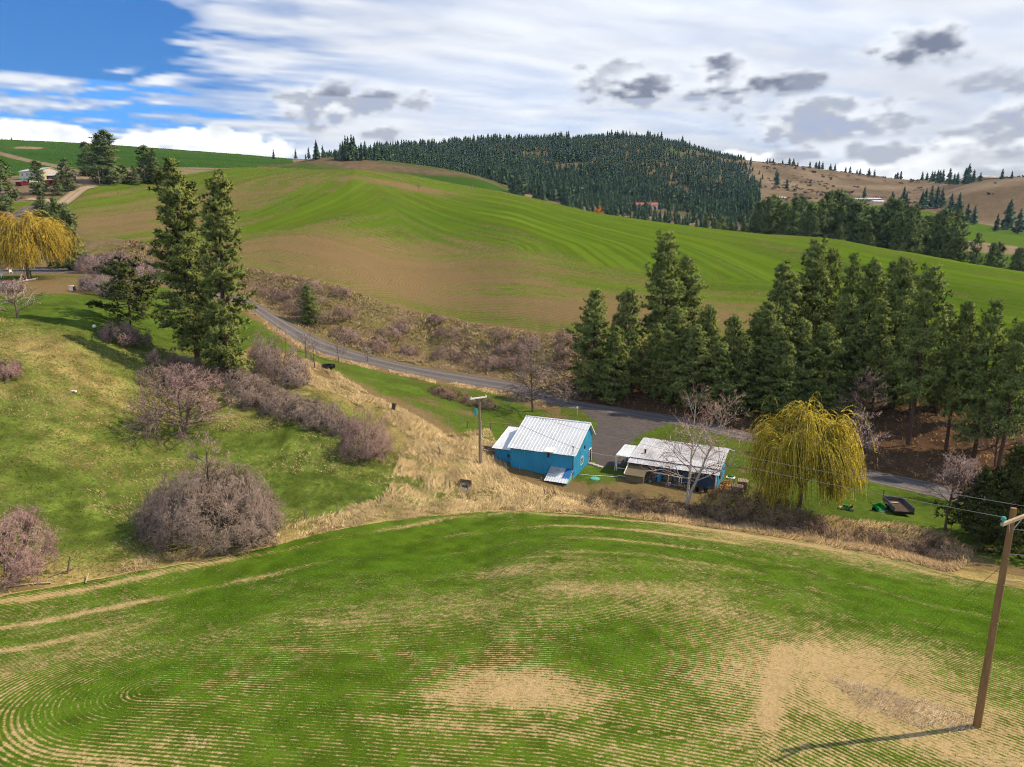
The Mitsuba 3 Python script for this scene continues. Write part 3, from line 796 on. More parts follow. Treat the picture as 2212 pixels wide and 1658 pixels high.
scene['m_firewood'] = diffuse(proc(f_wood((.50, .30, .14), (.24, .13, .06))))
scene['m_concrete'] = diffuse(proc(f_siding((.38, .36, .33), (.46, .44, .40))))
scene['m_steel'] = metal((.45, .47, .48), (.36, .37, .38), .4, .6)
scene['m_teal'] = diffuse((.10, .36, .32))
scene['m_green'] = diffuse((.02, .20, .05))
scene['m_black_rubber'] = diffuse((.018, .018, .02))
scene['m_grey_paint'] = metal((.09, .10, .115), (.06, .065, .075), .5, .1)
scene['m_pole_wood'] = diffuse(proc(f_wood((.30, .185, .095), (.17, .10, .05))))
scene['m_pole_grey'] = diffuse(proc(f_wood((.30, .245, .20), (.19, .15, .12))))
scene['m_glass'] = {'type': 'principled', 'base_color': rgb(.05, .06, .07), 'roughness': .06, 'specular': .8}
scene['m_terracotta'] = diffuse((.30, .10, .05))
scene['m_stone'] = diffuse(proc(f_siding((.34, .31, .28), (.46, .43, .39))))
scene['m_wire'] = metal((.22, .22, .23), (.18, .18, .19), .5, .3)


def box(x0, x1, y0, y1, z0, z1):
    m = trimesh.creation.box([x1 - x0, y1 - y0, z1 - z0])
    m.apply_translation([(x0 + x1) / 2, (y0 + y1) / 2, (z0 + z1) / 2])
    return m


def cat(*ms):
    return trimesh.util.concatenate(list(ms))


def prism(poly, x0, x1):
    """A polygon in (y, z) drawn out along x."""
    m = trimesh.creation.extrude_polygon(shapely.Polygon(poly), x1 - x0, engine='earcut')
    v = m.vertices.copy()
    m.vertices = np.c_[v[:, 2] + x0, v[:, 0], v[:, 1]]
    m.fix_normals()
    return m


def rod(p0, p1, r0, r1=None, k=8):
    g = Mesh()
    p0, p1 = np.asarray([p0], float), np.asarray([p1], float)
    r1 = r0 if r1 is None else r1
    g.tubes(p0, p1, r0, r1, (0, 0, 0), k)
    d = unit(p1 - p0)
    g.tubes(p1, p1 + d * .002, r1, .0005, (0, 0, 0), k)
    v, f, _ = g.arrays()
    return trimesh.Trimesh(v, f, process=False)


def wire_path(pts, r, k=5):
    g = Mesh()
    g.path(pts, r, (0, 0, 0), k)
    v, f, _ = g.arrays()
    return trimesh.Trimesh(v, f, process=False)


class Place:
    """A building's own axes: x along its front, y to the back, z up; p takes one of its meshes to the ground it stands on."""

    def __init__(self, key, o, deg):
        self.key, c, s = key, math.cos(math.radians(deg)), math.sin(math.radians(deg))
        self.m = np.array([[c, -s, 0, o[0]], [s, c, 0, o[1]], [0, 0, 1, o[2]], [0, 0, 0, 1.0]])

    def put(self, nm, mesh, bsdf, parent=None, smooth=False):
        m = mesh.copy()
        m.apply_transform(self.m)
        return part(parent or self.key, nm, m, bsdf, smooth)

    def w(self, x, y, z):
        return (self.m @ [x, y, z, 1])[:3]


def roof_panels(P, roof, x0, x1, y0, z0, y1, z1, mat, width=.9, ribs=3, thick=.035):
    """Ribbed metal sheets side by side from the eave (y0, z0) up to the ridge (y1, z1): each sheet a piece of the roof."""
    n = max(1, round((x1 - x0) / width))
    s = np.array([y1 - y0, z1 - z0])
    L = np.hypot(*s)
    s, nrm = s / L, np.array([-s[1], s[0]]) / L
    if nrm[1] < 0:
        nrm = -nrm
    step = (x1 - x0) / n
    for i in range(n):
        a, b = x0 + i * step, x0 + (i + 1) * step - .006
        pr = [(a, 0)]
        for k in range(ribs):
            c = a + (k + .12) * step / ribs
            pr += [(c - .05, 0), (c - .022, .034), (c + .022, .034), (c + .05, 0)]
        pr = np.array(pr + [(b, 0)])
        lift = .003 * (i % 2)
        ys, zs = [], []
        v = []
        for t in (-.10, L + .02):
            for px, ph in pr:
                q = np.array([y0, z0]) + s * t + nrm * (ph + thick + lift)
                v.append((px, q[0], q[1]))
        k = len(pr)
        f = [(j, j + 1, j + 1 + k) for j in range(k - 1)] + [(j, j + 1 + k, j + k) for j in range(k - 1)]
        P.put('panel', trimesh.Trimesh(v, f, process=False), mat, roof)


def window(P, x0, x1, z0, z1, y, bars=1, face='y', parent=None):
    """A framed window on a wall that faces -y (or +x with face='x')."""
    key = name((parent or P.key) + '__window')

    def b(a0, a1, d0, d1, c0, c1):
        return box(a0, a1, y + d0, y + d1, c0, c1) if face == 'y' else box(y - d1, y - d0, a0, a1, c0, c1)

    t = .07
    fr = [b(x0, x1, -.05, .02, z0, z0 + t), b(x0, x1, -.05, .02, z1 - t, z1), b(x0, x0 + t, -.047, .02, z0 + t, z1 - t), b(x1 - t, x1, -.047, .02, z0 + t, z1 - t)]
    for k in range(bars):
        c = x0 + (x1 - x0) * (k + 1) / (bars + 1)
        fr.append(b(c - .03, c + .03, -.043, .02, z0 + t, z1 - t))
    m = cat(*fr)
    m.apply_transform(P.m)
    scene[key + '__frame'] = mikit.ply(m, 'm_white_paint')
    m = b(x0 + t / 2, x1 - t / 2, -.018, -.012, z0 + t / 2, z1 - t / 2)
    m.apply_transform(P.m)
    scene[key + '__pane'] = mikit.ply(m, 'm_glass')
    return key


def battens(P, wall, x0, x1, z0, top, y, mat, step=.42, face='y'):
    """Upright siding ribs on a wall."""
    ms = []
    for c in np.arange(x0 + step / 2, x1, step):
        z1 = top(c) if callable(top) else top
        ms.append(box(c - .022, c + .022, y - .022, y + .004, z0, z1) if face == 'y' else box(y - .004, y + .022, c - .022, c + .022, z0, z1))
    k = P.put('batten', cat(*ms), mat, wall)
    labels[k] = {'kind': 'stuff'}


# --- the blue barn
C = at(1238, 1043, 79.1)
ang = -23.0
B = Place('blue_barn', [C[0] - 8.3 * math.cos(math.radians(ang)), C[1] - 8.3 * math.sin(math.radians(ang)), 0.0], ang)
say('blue_barn', 'bright blue barn with steep white ribbed metal roof beside the gravel driveway', 'barn')
W, DP, HE, RY, RZ, HB = 8.3, 7.9, 3.65, 6.0, 6.05, 4.25
prof = [(0, -1.2), (DP, -1.2), (DP, HB), (RY, RZ - .05), (0, HE)]
wl = B.put('wall', prism(prof, 0, W), 'm_blue')
battens(B, wl, .0, W, .25, HE - .05, 0, 'm_blue')
battens(B, wl, 0, DP, .1, lambda c: float(np.interp(c, [0, RY, DP], [HE, RZ - .1, HB])) - .02, W, 'm_blue', .4, 'x')
B.put('corner_trim', cat(box(W - .10, W + .03, -.03, .10, -.5, HE), box(-.03, .1, -.03, .10, -.5, HE)), 'm_blue')
B.put('foundation', box(.05, W - .05, -.05, .0 - .004, -1, .22), 'm_concrete')
rf = B.put('roof', cat(prism([(-.28, HE - .11), (-.28, HE - .05), (RY, RZ + .02), (RY, RZ - .06)], -.3, W + .28), prism([(RY, RZ - .06), (RY, RZ + .02), (DP + .3, HB - .22), (DP + .3, HB - .3)], -.3, W + .28)), 'm_white_paint')
roof_panels(B, rf, -.33, W + .31, -.30, HE - .085, RY, RZ + .005, 'm_roof', .9, 2)
roof_panels(B, rf, -.33, W + .31, DP + .32, HB - .26, RY, RZ + .005, 'm_roof', .9, 2)
B.put('ridge_cap', prism([(RY - .2, RZ + .0), (RY - .2, RZ + .03), (RY, RZ + .115), (RY + .17, RZ - .05), (RY + .17, RZ - .09), (RY, RZ + .085)], -.34, W + .32), 'm_roof', rf)
for x in (-.34, W + .31):
    B.put('rake_trim', prism([(-.3, HE - .2), (-.3, HE - .03), (RY, RZ + .06), (DP + .33, HB - .2), (DP + .33, HB - .38), (RY, RZ - .12)], x, x + .03), 'm_white_paint', rf)
window(B, 3.75, 4.85, 1.35, 2.25, 0, 1)
window(B, 2.9, 3.9, 1.3, 2.3, W, 1, 'x')
B.put('vent', box(W, W + .08, 4.3, 4.65, 3.1, 3.45), 'm_dark')
dk = B.put('door', box(W, W + .06, 6.45, 7.35, .12, 2.25), 'm_dark')
B.put('frame', cat(box(W, W + .08, 6.36, 6.45, .1, 2.34), box(W, W + .08, 7.35, 7.44, .1, 2.34), box(W, W + .08, 6.45, 7.35, 2.25, 2.34)), 'm_white_paint', dk)
B.put('handle', box(W + .06, W + .12, 6.55, 6.62, 1.05, 1.18), 'm_steel', dk)
hood = B.put('dormer_hood', prism([(-.42, HE + .02), (-.42, HE + .05), (.95, HE + .40), (.95, HE + .36)], 4.55, 5.85), 'm_white_paint')
B.put('side_flashing', cat(box(5.82, 5.86, -.2, .9, HE + .0, HE + .24)), 'm_steel', hood)
B.put('hoist_bracket', cat(box(5.02, 5.12, -.30, -.0, HE - .55, HE - .12), box(5.0, 5.16, -.34, -.16, HE - .72, HE - .5)), 'm_red_wood')
B.put('service_mast', cat(rod((W - .06, -.12, .9), (W - .06, -.12, HE + .95), .04), box(W - .16, W + .04, -.2, -.06, HE + .9, HE + 1.05)), 'm_grey_paint')
B.put('meter_box', box(W - .18, W + .02, -.2, -.02, .55, 1.05), 'm_steel')
B.put('hose_bib', cat(box(W, W + .16, 1.55, 1.85, .2, .55)), 'm_navy')
# the lower wing on its left
wing_l, wing_y, wing_d = -2.75, 1.15, 5.0
prof2 = [(wing_y, -.8), (wing_y + wing_d, -.8), (wing_y + wing_d, 4.1), (wing_y, 2.85)]
wg = B.put('side_wing', prism(prof2, wing_l, -.004), 'm_blue')
ms = [box(c - .02, c + .02, wing_y - .02, wing_y + .004, .1, 2.8) for c in np.arange(wing_l + .2, -.1, .42)]
labels[B.put('batten', cat(*ms), 'm_blue', wg)] = {'kind': 'stuff'}
B.put('opening', cat(box(-.95, -.65, wing_y - .03, wing_y + .02, 1.75, 2.1)), 'm_dark', wg)
B.put('corner_board', box(-.42, -.30, wing_y - .05, wing_y - .004, .1, 2.75), 'm_navy', wg)
wr = B.put('wing_roof', prism([(wing_y - .3, 2.78), (wing_y - .3, 2.86), (wing_y + wing_d + .1, 4.22), (wing_y + wing_d + .1, 4.14)], wing_l - .22, -.31), 'm_white_paint')
roof_panels(B, wr, wing_l - .25, -.31, wing_y - .32, 2.83, wing_y + wing_d + .12, 4.20, 'm_roof', .8, 3)

# --- the low hen house in front of the barn
K = Place('hen_house', B.w(5.55, -2.35, -.15), ang)
say('hen_house', 'low lean-to hen house with white and blue roof sheets against the barn front', 'shed')
K.put('wall', cat(prism([(.1, -.6), (2.3, -.6), (2.3, 1.75), (.1, .98)], 1.15, 2.62)), 'm_navy')
K.put('tarp', cat(prism([(.15, -.1), (2.2, -.1), (2.2, 1.68), (.15, .95)], 2.626, 2.66)), 'm_teal')
labels['hen_house__tarp'] = {'label': 'green tarp hung over the right end wall'}
hr_ = K.put('roof', prism([(-.15, .93), (-.15, .97), (2.32, 1.84), (2.32, 1.80)], -.1, 2.78), 'm_white_paint')
roof_panels(K, hr_, -.12, 1.75, -.17, .955, 1.3, 1.475, 'm_roof', .93, 3, .02)
roof_panels(K, hr_, -.12, 1.85, 1.25, 1.475, 2.33, 1.86, 'm_old_roof', .98, 3, .035)
roof_panels(K, hr_, 1.755, 2.8, -.17, .955, .65, 1.245, 'm_roof', 1.0, 3, .02)
roof_panels(K, hr_, 1.86, 2.8, .62, 1.235, 2.33, 1.86, 'm_blue_roof', .93, 4, .035)
for x in (-.55, .05, .75, 1.05):
    K.put('post', box(x - .06, x + .06, -.05, .07, -.7, .88 if x > -.2 else 1.2), 'm_grey_wood')
K.put('rail', cat(box(-.5, .75, -.03, .03, .45, .53), box(-.5, .75, -.03, .03, .05, .13)), 'm_grey_wood')

# --- the blue house with the old silver roof
HC = at(1545, 1068, 76.0)
ha = -25.8
HL = 10.2
Hs = Place('house', [HC[0] - HL * math.cos(math.radians(ha)), HC[1] - HL * math.sin(math.radians(ha)), 0.0], ha)
say('house', 'low dark blue house with a weathered silver roof and carport canopy', 'house')
hw = Hs.put('wall', prism([(0.9, -1), (6.6, -1), (6.6, 3.15), (0.9, 2.5)], .1, HL), 'm_slate')
battens(Hs, hw, .1, HL, -.4, 2.45, .9, 'm_slate', .3)
battens(Hs, hw, .9, 6.6, -.3, lambda c: 2.45 + (c - .9) * .11, HL, 'm_blue', .4, 'x')
ends = Hs.put('end_wall', prism([(.92, -.9), (6.58, -.9), (6.58, 3.1), (.92, 2.46)], HL + .002, HL + .02), 'm_blue')
Hs.put('corner_post', box(HL - .12, HL + .05, .0, .12, -.9, 2.2), 'm_white_paint')
hrf = Hs.put('roof', cat(prism([(.9, 2.52), (.9, 2.6), (6.9, 3.36), (6.9, 3.28)], -.45, HL + .35), prism([(6.9, 3.28), (6.9, 3.36), (9.2, 2.7), (9.2, 2.62)], -.45, HL + .35)), 'm_grey_paint')
roof_panels(Hs, hrf, -.48, HL + .38, .85, 2.575, 6.92, 3.345, 'm_old_roof', .8, 1)
roof_panels(Hs, hrf, -.48, HL + .38, 9.2, 2.68, 6.92, 3.345, 'm_old_roof', .8, 1)
pr_ = Hs.put('porch_roof', prism([(-.25, 2.18), (-.25, 2.24), (.95, 2.5), (.95, 2.44)], -.45, HL + .35), 'm_grey_paint')
roof_panels(Hs, pr_, -.48, HL + .38, -.27, 2.215, .95, 2.475, 'm_old_roof', .8, 1)
Hs.put('vent_pipe', cat(rod((1.0, 2.4, 2.6), (1.0, 2.4, 3.25), .10), rod((1.0, 2.4, 3.2), (1.0, 2.4, 3.32), .2, .05)), 'm_dark')
Hs.put('eave_pipe', rod((HL - .4, 7.2, 3.34), (HL + 1.0, 6.6, 3.30), .06), 'm_white_paint')
for x in (3.0, 5.4, 7.9):
    Hs.put('porch_post', box(x - .06, x + .06, -.12, .0, -.6, 2.2), 'm_grey_wood')
Hs.put('deck', box(2.2, HL, -.2, .895, -.7, -.35), 'm_wood')
window(Hs, 2.1, 3.0, 1.15, 2.05, .9, 2)
window(Hs, 5.0, 6.3, 1.0, 2.05, .9, 1)
window(Hs, 7.1, 8.0, 1.0, 2.0, .9, 1)
dr2 = Hs.put('door', box(4.0, 4.85, .84, .9, -.3, 1.75), 'm_wood')
Hs.put('handle', box(4.1, 4.16, .78, .84, .6, .75), 'm_steel', dr2)
sh = Hs.put('side_shed', prism([(-1.75, -.9), (.895, -.9), (.895, 2.1), (-1.75, 1.15)], -.2, 1.95), 'm_tan_ply')
labels[sh] = {'label': 'tan plywood lean-to shed at the left end'}
Hs.put('shed_roof', prism([(-1.95, 1.14), (-1.95, 1.20), (.89, 2.22), (.89, 2.16)], -.35, 2.1), 'm_tan_ply', sh)
Hs.put('gutter', rod((-.42, .95, 2.42), (-.42, -1.9, 1.25), .06), 'm_white_paint', sh)
Hs.put('water_barrel', cat(rod((3.4, .3, -.35), (3.4, .3, .9), .3, .3, 12), rod((3.4, .3, .9), (3.4, .3, 1.0), .3, .1, 12)), 'm_blue')
Hs.put('skirt_board', box(.1, HL, .895 - .03, .895, -.95, -.3), 'm_dark')
cp = Hs.put('carport_roof', prism([(1.0, 2.42), (1.0, 2.5), (4.9, 2.75), (4.9, 2.67)], -2.35, -.46), 'm_white_paint')
roof_panels(Hs, cp, -2.38, -.46, .97, 2.475, 4.93, 2.735, 'm_roof', .95, 3)
for x, y in ((-2.25, 1.1), (-2.25, 4.8), (-.75, 1.1), (-.75, 4.8)):
    Hs.put('carport_post', box(x - .06, x + .06, y - .06, y + .06, -.6, 2.45), 'm_white_paint')
Hs.put('downspout', wire_path([Hs.w(0, 0, 0) * 0 + np.array(q) for q in ((-2.4, 1.0, 2.4), (-2.42, .95, .6), (-2.55, .7, -.3))], .05), 'm_white_paint')
Hs.put('carport_rail', cat(box(-2.2, -.5, 1.06, 1.12, .75, .82), box(-2.2, -.5, 1.06, 1.12, .1, .17)), 'm_white_paint')

# --- things round the house and the barn


def ground(x, y):
    return float(height(x, y))


def on(vx, vy, dz=0.0):
    p = hit(vx, vy)
    p[2] += dz
    return p


def single(nm, mesh, bsdf, label, cat_, group=None, smooth=False):
    key = name(nm)
    scene[key] = mikit.ply(mesh, bsdf, smooth)
    return say(key, label, cat_, group)


P = Place(name('firewood_pile'), Hs.w(HL + .45, .4, 0), ha)
P.m[2, 3] = ground(*P.m[:2, 3]) + .0
say('firewood_pile', 'heap of split orange firewood against the right end of the house', 'firewood')
lr = np.random.default_rng(5)
for i in range(90):
    t = lr.random(2)
    hgt = .95 * (1 - abs(t[0] - .5) * 1.1) * (1 - .5 * abs(t[1] - .5))
    z = lr.random() * hgt
    a = lr.uniform(0, 6.28)
    e = np.array([math.cos(a), math.sin(a), lr.normal(0, .25)]) * .2
    c = np.array([t[0] * 1.1, t[1] * 2.6 - .6, z + .06])
    P.put('log', rod(c - e, c + e, lr.uniform(.06, .1), None, 5), 'm_firewood')
for nm_, x, y, n, lab in (('pallet_stack', 1.9, .2, 6, 'front stack of grey wooden pallets beside the firewood'), ('pallet_stack', 2.2, 1.9, 7, 'taller back stack of wooden pallets at the edge of the lawn')):
    P = Place(name(nm_), Hs.w(HL + x, y, 0), ha + 6)
    P.m[2, 3] = ground(*P.m[:2, 3]) - .04
    say(P.key, lab, 'pallets')
    for i in range(n):
        z = i * .145
        o = lr.normal(0, .03, 2)
        pk = P.put('pallet', cat(*[box(o[0], o[0] + 1.15, o[1] + .5 * k, o[1] + .5 * k + .09, z, z + .095) for k in range(3)]), 'm_grey_wood')
        if i == n - 1:
            for k in range(7):
                P.put('board', box(o[0] + k * .17, o[0] + k * .17 + .11, o[1] - .03, o[1] + 1.12, z + .097, z + .12), 'm_pale_wood' if n > 6 else 'm_grey_wood', pk)
        else:
            P.put('deck_board', cat(*[box(o[0] + k * .17, o[0] + k * .17 + .11, o[1] - .03, o[1] + 1.12, z + .097, z + .12) for k in range(7)]), 'm_pale_wood', pk)
P = Place(name('satellite_dish'), Hs.w(HL + .12, 2.4, 1.4), ha)
say('satellite_dish', 'dark satellite dish on the right end wall of the house', 'satellite dish')
g = trimesh.creation.icosphere(3, .5)
g.apply_scale([.22, 1, 1])
P.put('dish', g, 'm_grey_paint', smooth=True)
P.put('arm', rod((0, 0, -.1), (.45, 0, -.35), .02), 'm_grey_paint')
P = Place(name('garden_table'), Hs.w(HL + .7, 3.0, 0), ha)
P.m[2, 3] = ground(*P.m[:2, 3])
say(P.key, 'small table cluttered with green tarp behind the firewood', 'table')
P.put('table_top', box(0, 1.0, 0, .7, .7, .76), 'm_white_paint')
for x in (.08, .92):
    for y in (.08, .62):
        P.put('leg', box(x - .03, x + .03, y - .03, y + .03, 0, .7), 'm_grey_wood')
P.put('folded_tarp', trimesh.creation.icosphere(2, .3).apply_scale([1.2, .8, .5]).apply_translation([.5, .4, .85]), 'm_green')
q = on(1400 + 50, 1065)
P = Place(name('plank'), Hs.w(5.6, -1.0, 0), ha - 6)
P.m[2, 3] = ground(*P.m[:2, 3])
scene['plank'] = mikit.ply(box(-1.6, 1.3, -.14, .14, .28, .34).apply_transform(P.m), 'm_grey_wood')
say('plank', 'long pale plank lying in the shade in front of the house', 'plank')
for i, (x, y, s, mt, lb) in enumerate(((4.9, -.7, .35, 'm_white_paint', 'small white bucket under the porch edge'), (8.2, -.75, .45, 'm_black_rubber', 'black tub by the birch trunk'), (9.2, -.7, .5, 'm_dark', 'dark bin at the right corner of the porch'), (2.6, -.9, .35, 'm_teal', 'blue-green pail beside the tan shed'))):
    w_ = Hs.w(x, y, 0)
    w_[2] = ground(w_[0], w_[1])
    m = trimesh.creation.revolve([(0, 0), (s * .4, 0), (s * .5, s), (s * .46, s), (s * .38, .04), (0, .04)], sections=16)
    m.apply_translation(w_)
    single(('bucket', 'tub', 'bin', 'pail')[i], m, mt, lb, ('bucket', 'tub', 'bin', 'bucket')[i], smooth=40)
# step, hose, lid
P = Place(name('door_step'), B.w(W + .1, 6.2, 0), ang - 8)
P.m[2, 3] = ground(*B.w(W + .8, 6.6, 0)[:2])
say('door_step', 'pale concrete slabs laid in a row from the barn door', 'step')
for k in range(3):
    P.put('slab', box(.05 + k * .72, .72 + k * .72, -.25 - .2 * k, .3 - .2 * k, -.1, .14 - .02 * k), 'm_concrete')
hp = [B.w(W + .15, 1.7, .3)]
a_, b_ = B.w(W + .3, 1.7, 0), Hs.w(-.2, -.6, 0)
for t in np.linspace(0.03, 1, 34):
    q = a_ * (1 - t) + b_ * t
    q[:2] += np.array([.25, .6]) * math.sin(t * 17) * .35 * (1 - abs(t - .5))
    hp.append([q[0], q[1], ground(q[0], q[1]) + .06])
single('garden_hose', wire_path(hp, .045), 'm_white_paint', 'white hose zigzagging over the lawn between barn and house', 'hose')
m = trimesh.creation.revolve([(0, .16), (.35, .16), (.55, .12), (.6, 0), (0, 0)], sections=20)
m.apply_transform(trimesh.transformations.translation_matrix(on(1285, 1036, .02)))
single('pool_lid', m, 'm_teal', 'turquoise plastic lid lying on the lawn between barn and house', 'lid', smooth=40)
# leaning board and posts by the barn's left end
single('leaning_board', rod(B.w(-1.55, .35, .1), B.w(-2.0, .95, 1.75), .05, .05, 4), 'm_pale_wood', 'pale board leaning on the low left wing of the barn', 'board')
P = Place(name('scrap_stack'), B.w(-3.9, 2.2, 0), ang)
P.m[2, 3] = ground(*P.m[:2, 3])
say(P.key, 'stack of scrap lumber behind the pole at the left end of the barn', 'lumber')
for k in range(14):
    a = lr.normal(0, .12)
    P.put('board', box(-.9, .95, -.1, .1, 0, .05).apply_transform(trimesh.transformations.rotation_matrix(a, [0, 0, 1])).apply_translation([lr.normal(0, .12), lr.uniform(-.4, .4), .05 + .085 * k]), 'm_grey_wood')
single('steel_post', rod(B.w(1.6, -.9, -.6), B.w(1.6, -.9, 1.5), .035), 'm_steel', 'thin bare steel post in front of the blue barn wall', 'post')
# corral rail left of the barn
q0, q1 = on(1010, 925), on(1108, 932)
P = Place(name('corral_rail'), [0, 0, 0], 0)
say('corral_rail', 'dark horizontal rail on posts behind the low wing of the barn', 'fence')
P.put('rail', rod(q0 + [0, 0, 1.0], q1 + [0, 0, 1.0], .06), 'm_wood')
for k, t in enumerate((0, .5, 1)):
    q = q0 * (1 - t) + q1 * t
    P.put('post', rod([q[0], q[1], ground(q[0], q[1]) - .4], [q[0], q[1], ground(q[0], q[1]) + 1.15], .07), 'm_grey_wood')

# ------------------------------------------------------------------ near pines
def tree_top(nm, groups, H0, vx, vtop, d, label, cat_='pine tree', group=None, sx=1.0, i=0):
    """A tree d metres ahead whose top is seen at (vx, vtop): its height follows from the ground it stands on."""
    p = at(vx, vtop, d)
    z = ground(p[0], p[1])
    return stand(nm, groups[i % len(groups)], [p[0], p[1], z], max(p[2] - z, 2) / H0, label, cat_, group, sx=sx)


def tree_base(nm, groups, H0, vx, vbase, h, label, cat_='conifer', group=None, sx=1.0, i=0):
    p = hit(vx, vbase)
    return stand(nm, groups[i % len(groups)], p, h / H0, label, cat_, group, sx=sx)


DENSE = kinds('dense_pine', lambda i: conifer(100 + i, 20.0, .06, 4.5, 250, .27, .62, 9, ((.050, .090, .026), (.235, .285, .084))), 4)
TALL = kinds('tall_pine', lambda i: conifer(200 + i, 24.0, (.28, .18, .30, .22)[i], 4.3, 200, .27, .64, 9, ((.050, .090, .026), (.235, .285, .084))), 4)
p = at(430, 780, 103); p[2] = ground(p[0], p[1])
ztop = at(375, 345, 103)[2]
plant('pine_tree', conifer(11, ztop - p[2], .12, 4.7, 320, .27, .70, 10, ((.052, .086, .024), (.21, .245, .072)), ragged=.5), p, 'tallest pine of all, broad and ragged, left of its slimmer twin on the creek bank', 'pine tree', lean=(at(362, 345, 103)[0] - p[0]) / (ztop - p[2]))
p = at(485, 810, 97); p[2] = ground(p[0], p[1])
ztop = at(470, 372, 97)[2]
plant('pine_tree', conifer(12, ztop - p[2], .09, 3.8, 300, .26, .66, 10, ((.052, .086, .024), (.21, .245, .072)), ragged=.45), p, 'tall slim pine with straight trunk, right one of the two giants on the creek bank', 'pine tree', lean=(at(472, 372, 97)[0] - p[0]) / (ztop - p[2]))
p = at(287, 745, 108); p[2] = ground(p[0], p[1])
plant('pine_tree', conifer(13, at(272, 575, 108)[2] - p[2], .22, 5.6, 80, .26, .66, 9, ((.030, .050, .018), (.095, .115, .036)), ragged=.6), p, 'short dark crooked pine at the left foot of the two giant pines', 'pine tree')

for k, (vx, vt, d, kd, sx, lab) in enumerate((
        (1285, 632, 121, 'd', 1.15, 'leftmost dark pine of the roadside stand, bushy down to the ground'),
        (1360, 628, 122, 'd', 1.10, 'second bushy pine from the left in the roadside stand, under the tallest one'),
        (1437, 508, 126, 't', 1.10, 'tallest pine at the left end of the roadside stand, bare lower trunk showing'),
        (1484, 560, 130, 'd', 1.05, 'pine close behind the right shoulder of the tallest pine'),
        (1538, 664, 115, 'd', 1.0, 'pine with pointed top just right of the tallest pine, half its height'),
        (1588, 684, 113, 'd', .95, 'slim pine in the low middle of the stand, its top above the birch'),
        (1640, 676, 115, 'd', .95, 'low pine between the middle gap of the stand and the big right group'),
        (1612, 728, 109, 'd', 1.15, 'shortest front pine of the stand, straight behind the birch'),
        (1690, 573, 121, 'd', 1.05, 'round-topped pine at the left edge of the big right group'),
        (1662, 655, 112, 'd', 1.1, 'bushy pine in front of the round-topped pine'),
        (1768, 525, 123, 't', 1.15, 'tallest pine of the right group with twin-looking top'),
        (1797, 542, 126, 't', 1.0, 'narrow-topped pine touching the right side of the tallest of the right group'),
        (1742, 695, 108, 'd', 1.15, 'bushy pine right behind the yellow willow'),
        (1848, 552, 119, 't', .8, 'thin spire-topped pine in the middle of the right group'),
        (1890, 566, 115, 't', .95, 'pine right of the thin spire, standing behind the purple bare tree'),
        (1931, 569, 119, 't', .9, 'left one of three pines with tops almost level in the right group'),
        (1950, 562, 111, 't', .85, 'middle one of three pines with tops almost level in the right group'),
        (1968, 567, 123, 't', .8, 'right one of three pines with tops almost level in the right group'),
        (2011, 583, 95, 't', .95, 'tall bare-stemmed pine rising from the brown slope, left of the three at the right edge'),
        (2055, 662, 104, 't', .85, 'shorter bare-stemmed pine behind the tall one on the brown slope'),
        (2088, 657, 93, 't', .85, 'third pine from the right edge, bare trunk on the brown slope'),
        (2155, 655, 90, 't', .95, 'second pine from the right edge, wide crown and bare trunk'),
        (2207, 700, 86, 't', .95, 'pine cut by the right edge of the view, bare trunk'),
        (1705, 742, 106, 'd', 1.0, 'small bushy pine left of the willow top'),
        (1832, 640, 111, 't', 1.0, 'dark pine in the shade right of the willow top'),
        (2122, 705, 101, 't', .8, 'thin pine half hidden behind the third pine from the right edge'),
        (1992, 682, 105, 't', .8, 'thin dark pine behind the tall bare-stemmed one on the brown slope'),
        (1912, 655, 106, 't', .9, 'low-crowned pine in front of the three level tops'),
        (2185, 765, 93, 't', .8, 'small pine between the two last pines at the right edge'),
        (1330, 705, 117, 'd', 1.05, 'low front pine between the first two bushy ones'),
        (1420, 700, 119, 'd', 1.0, 'low bushy pine at the foot of the tallest left pine'), (1462, 668, 116, 'd', 1.15, 'bushy front pine right below the tallest left pine'),
        (1505, 705, 111, 'd', 1.2, 'low front pine left of the birch top'), (1562, 742, 109, 'd', 1.25, 'low front pine just right of the birch top'), (1683, 705, 108, 'd', 1.15, 'bushy front pine above the left side of the willow'),
        (1788, 705, 107, 'd', 1.1, 'bushy front pine above the right side of the willow'), (1865, 700, 108, 'd', 1.0, 'bushy pine behind the dark purple bare tree'), (1950, 725, 108, 'd', .95, 'low bushy pine deep in the shade behind the brown slope'),
        (2040, 760, 107, 'd', .9, 'low bushy pine between bare trunks at the top of the brown slope'))):
    tree_top('pine_tree', DENSE if kd == 'd' else TALL, 20.0 if kd == 'd' else 24.0, vx, vt, d, lab, sx=sx * (.92 if kd == 'd' else .9), i=k)
tree_base('young_pine', DENSE, 20.0, 671, 699, 8.2, 'small bright green pine alone beside the road on the bank', 'pine tree', sx=1.35, i=2)

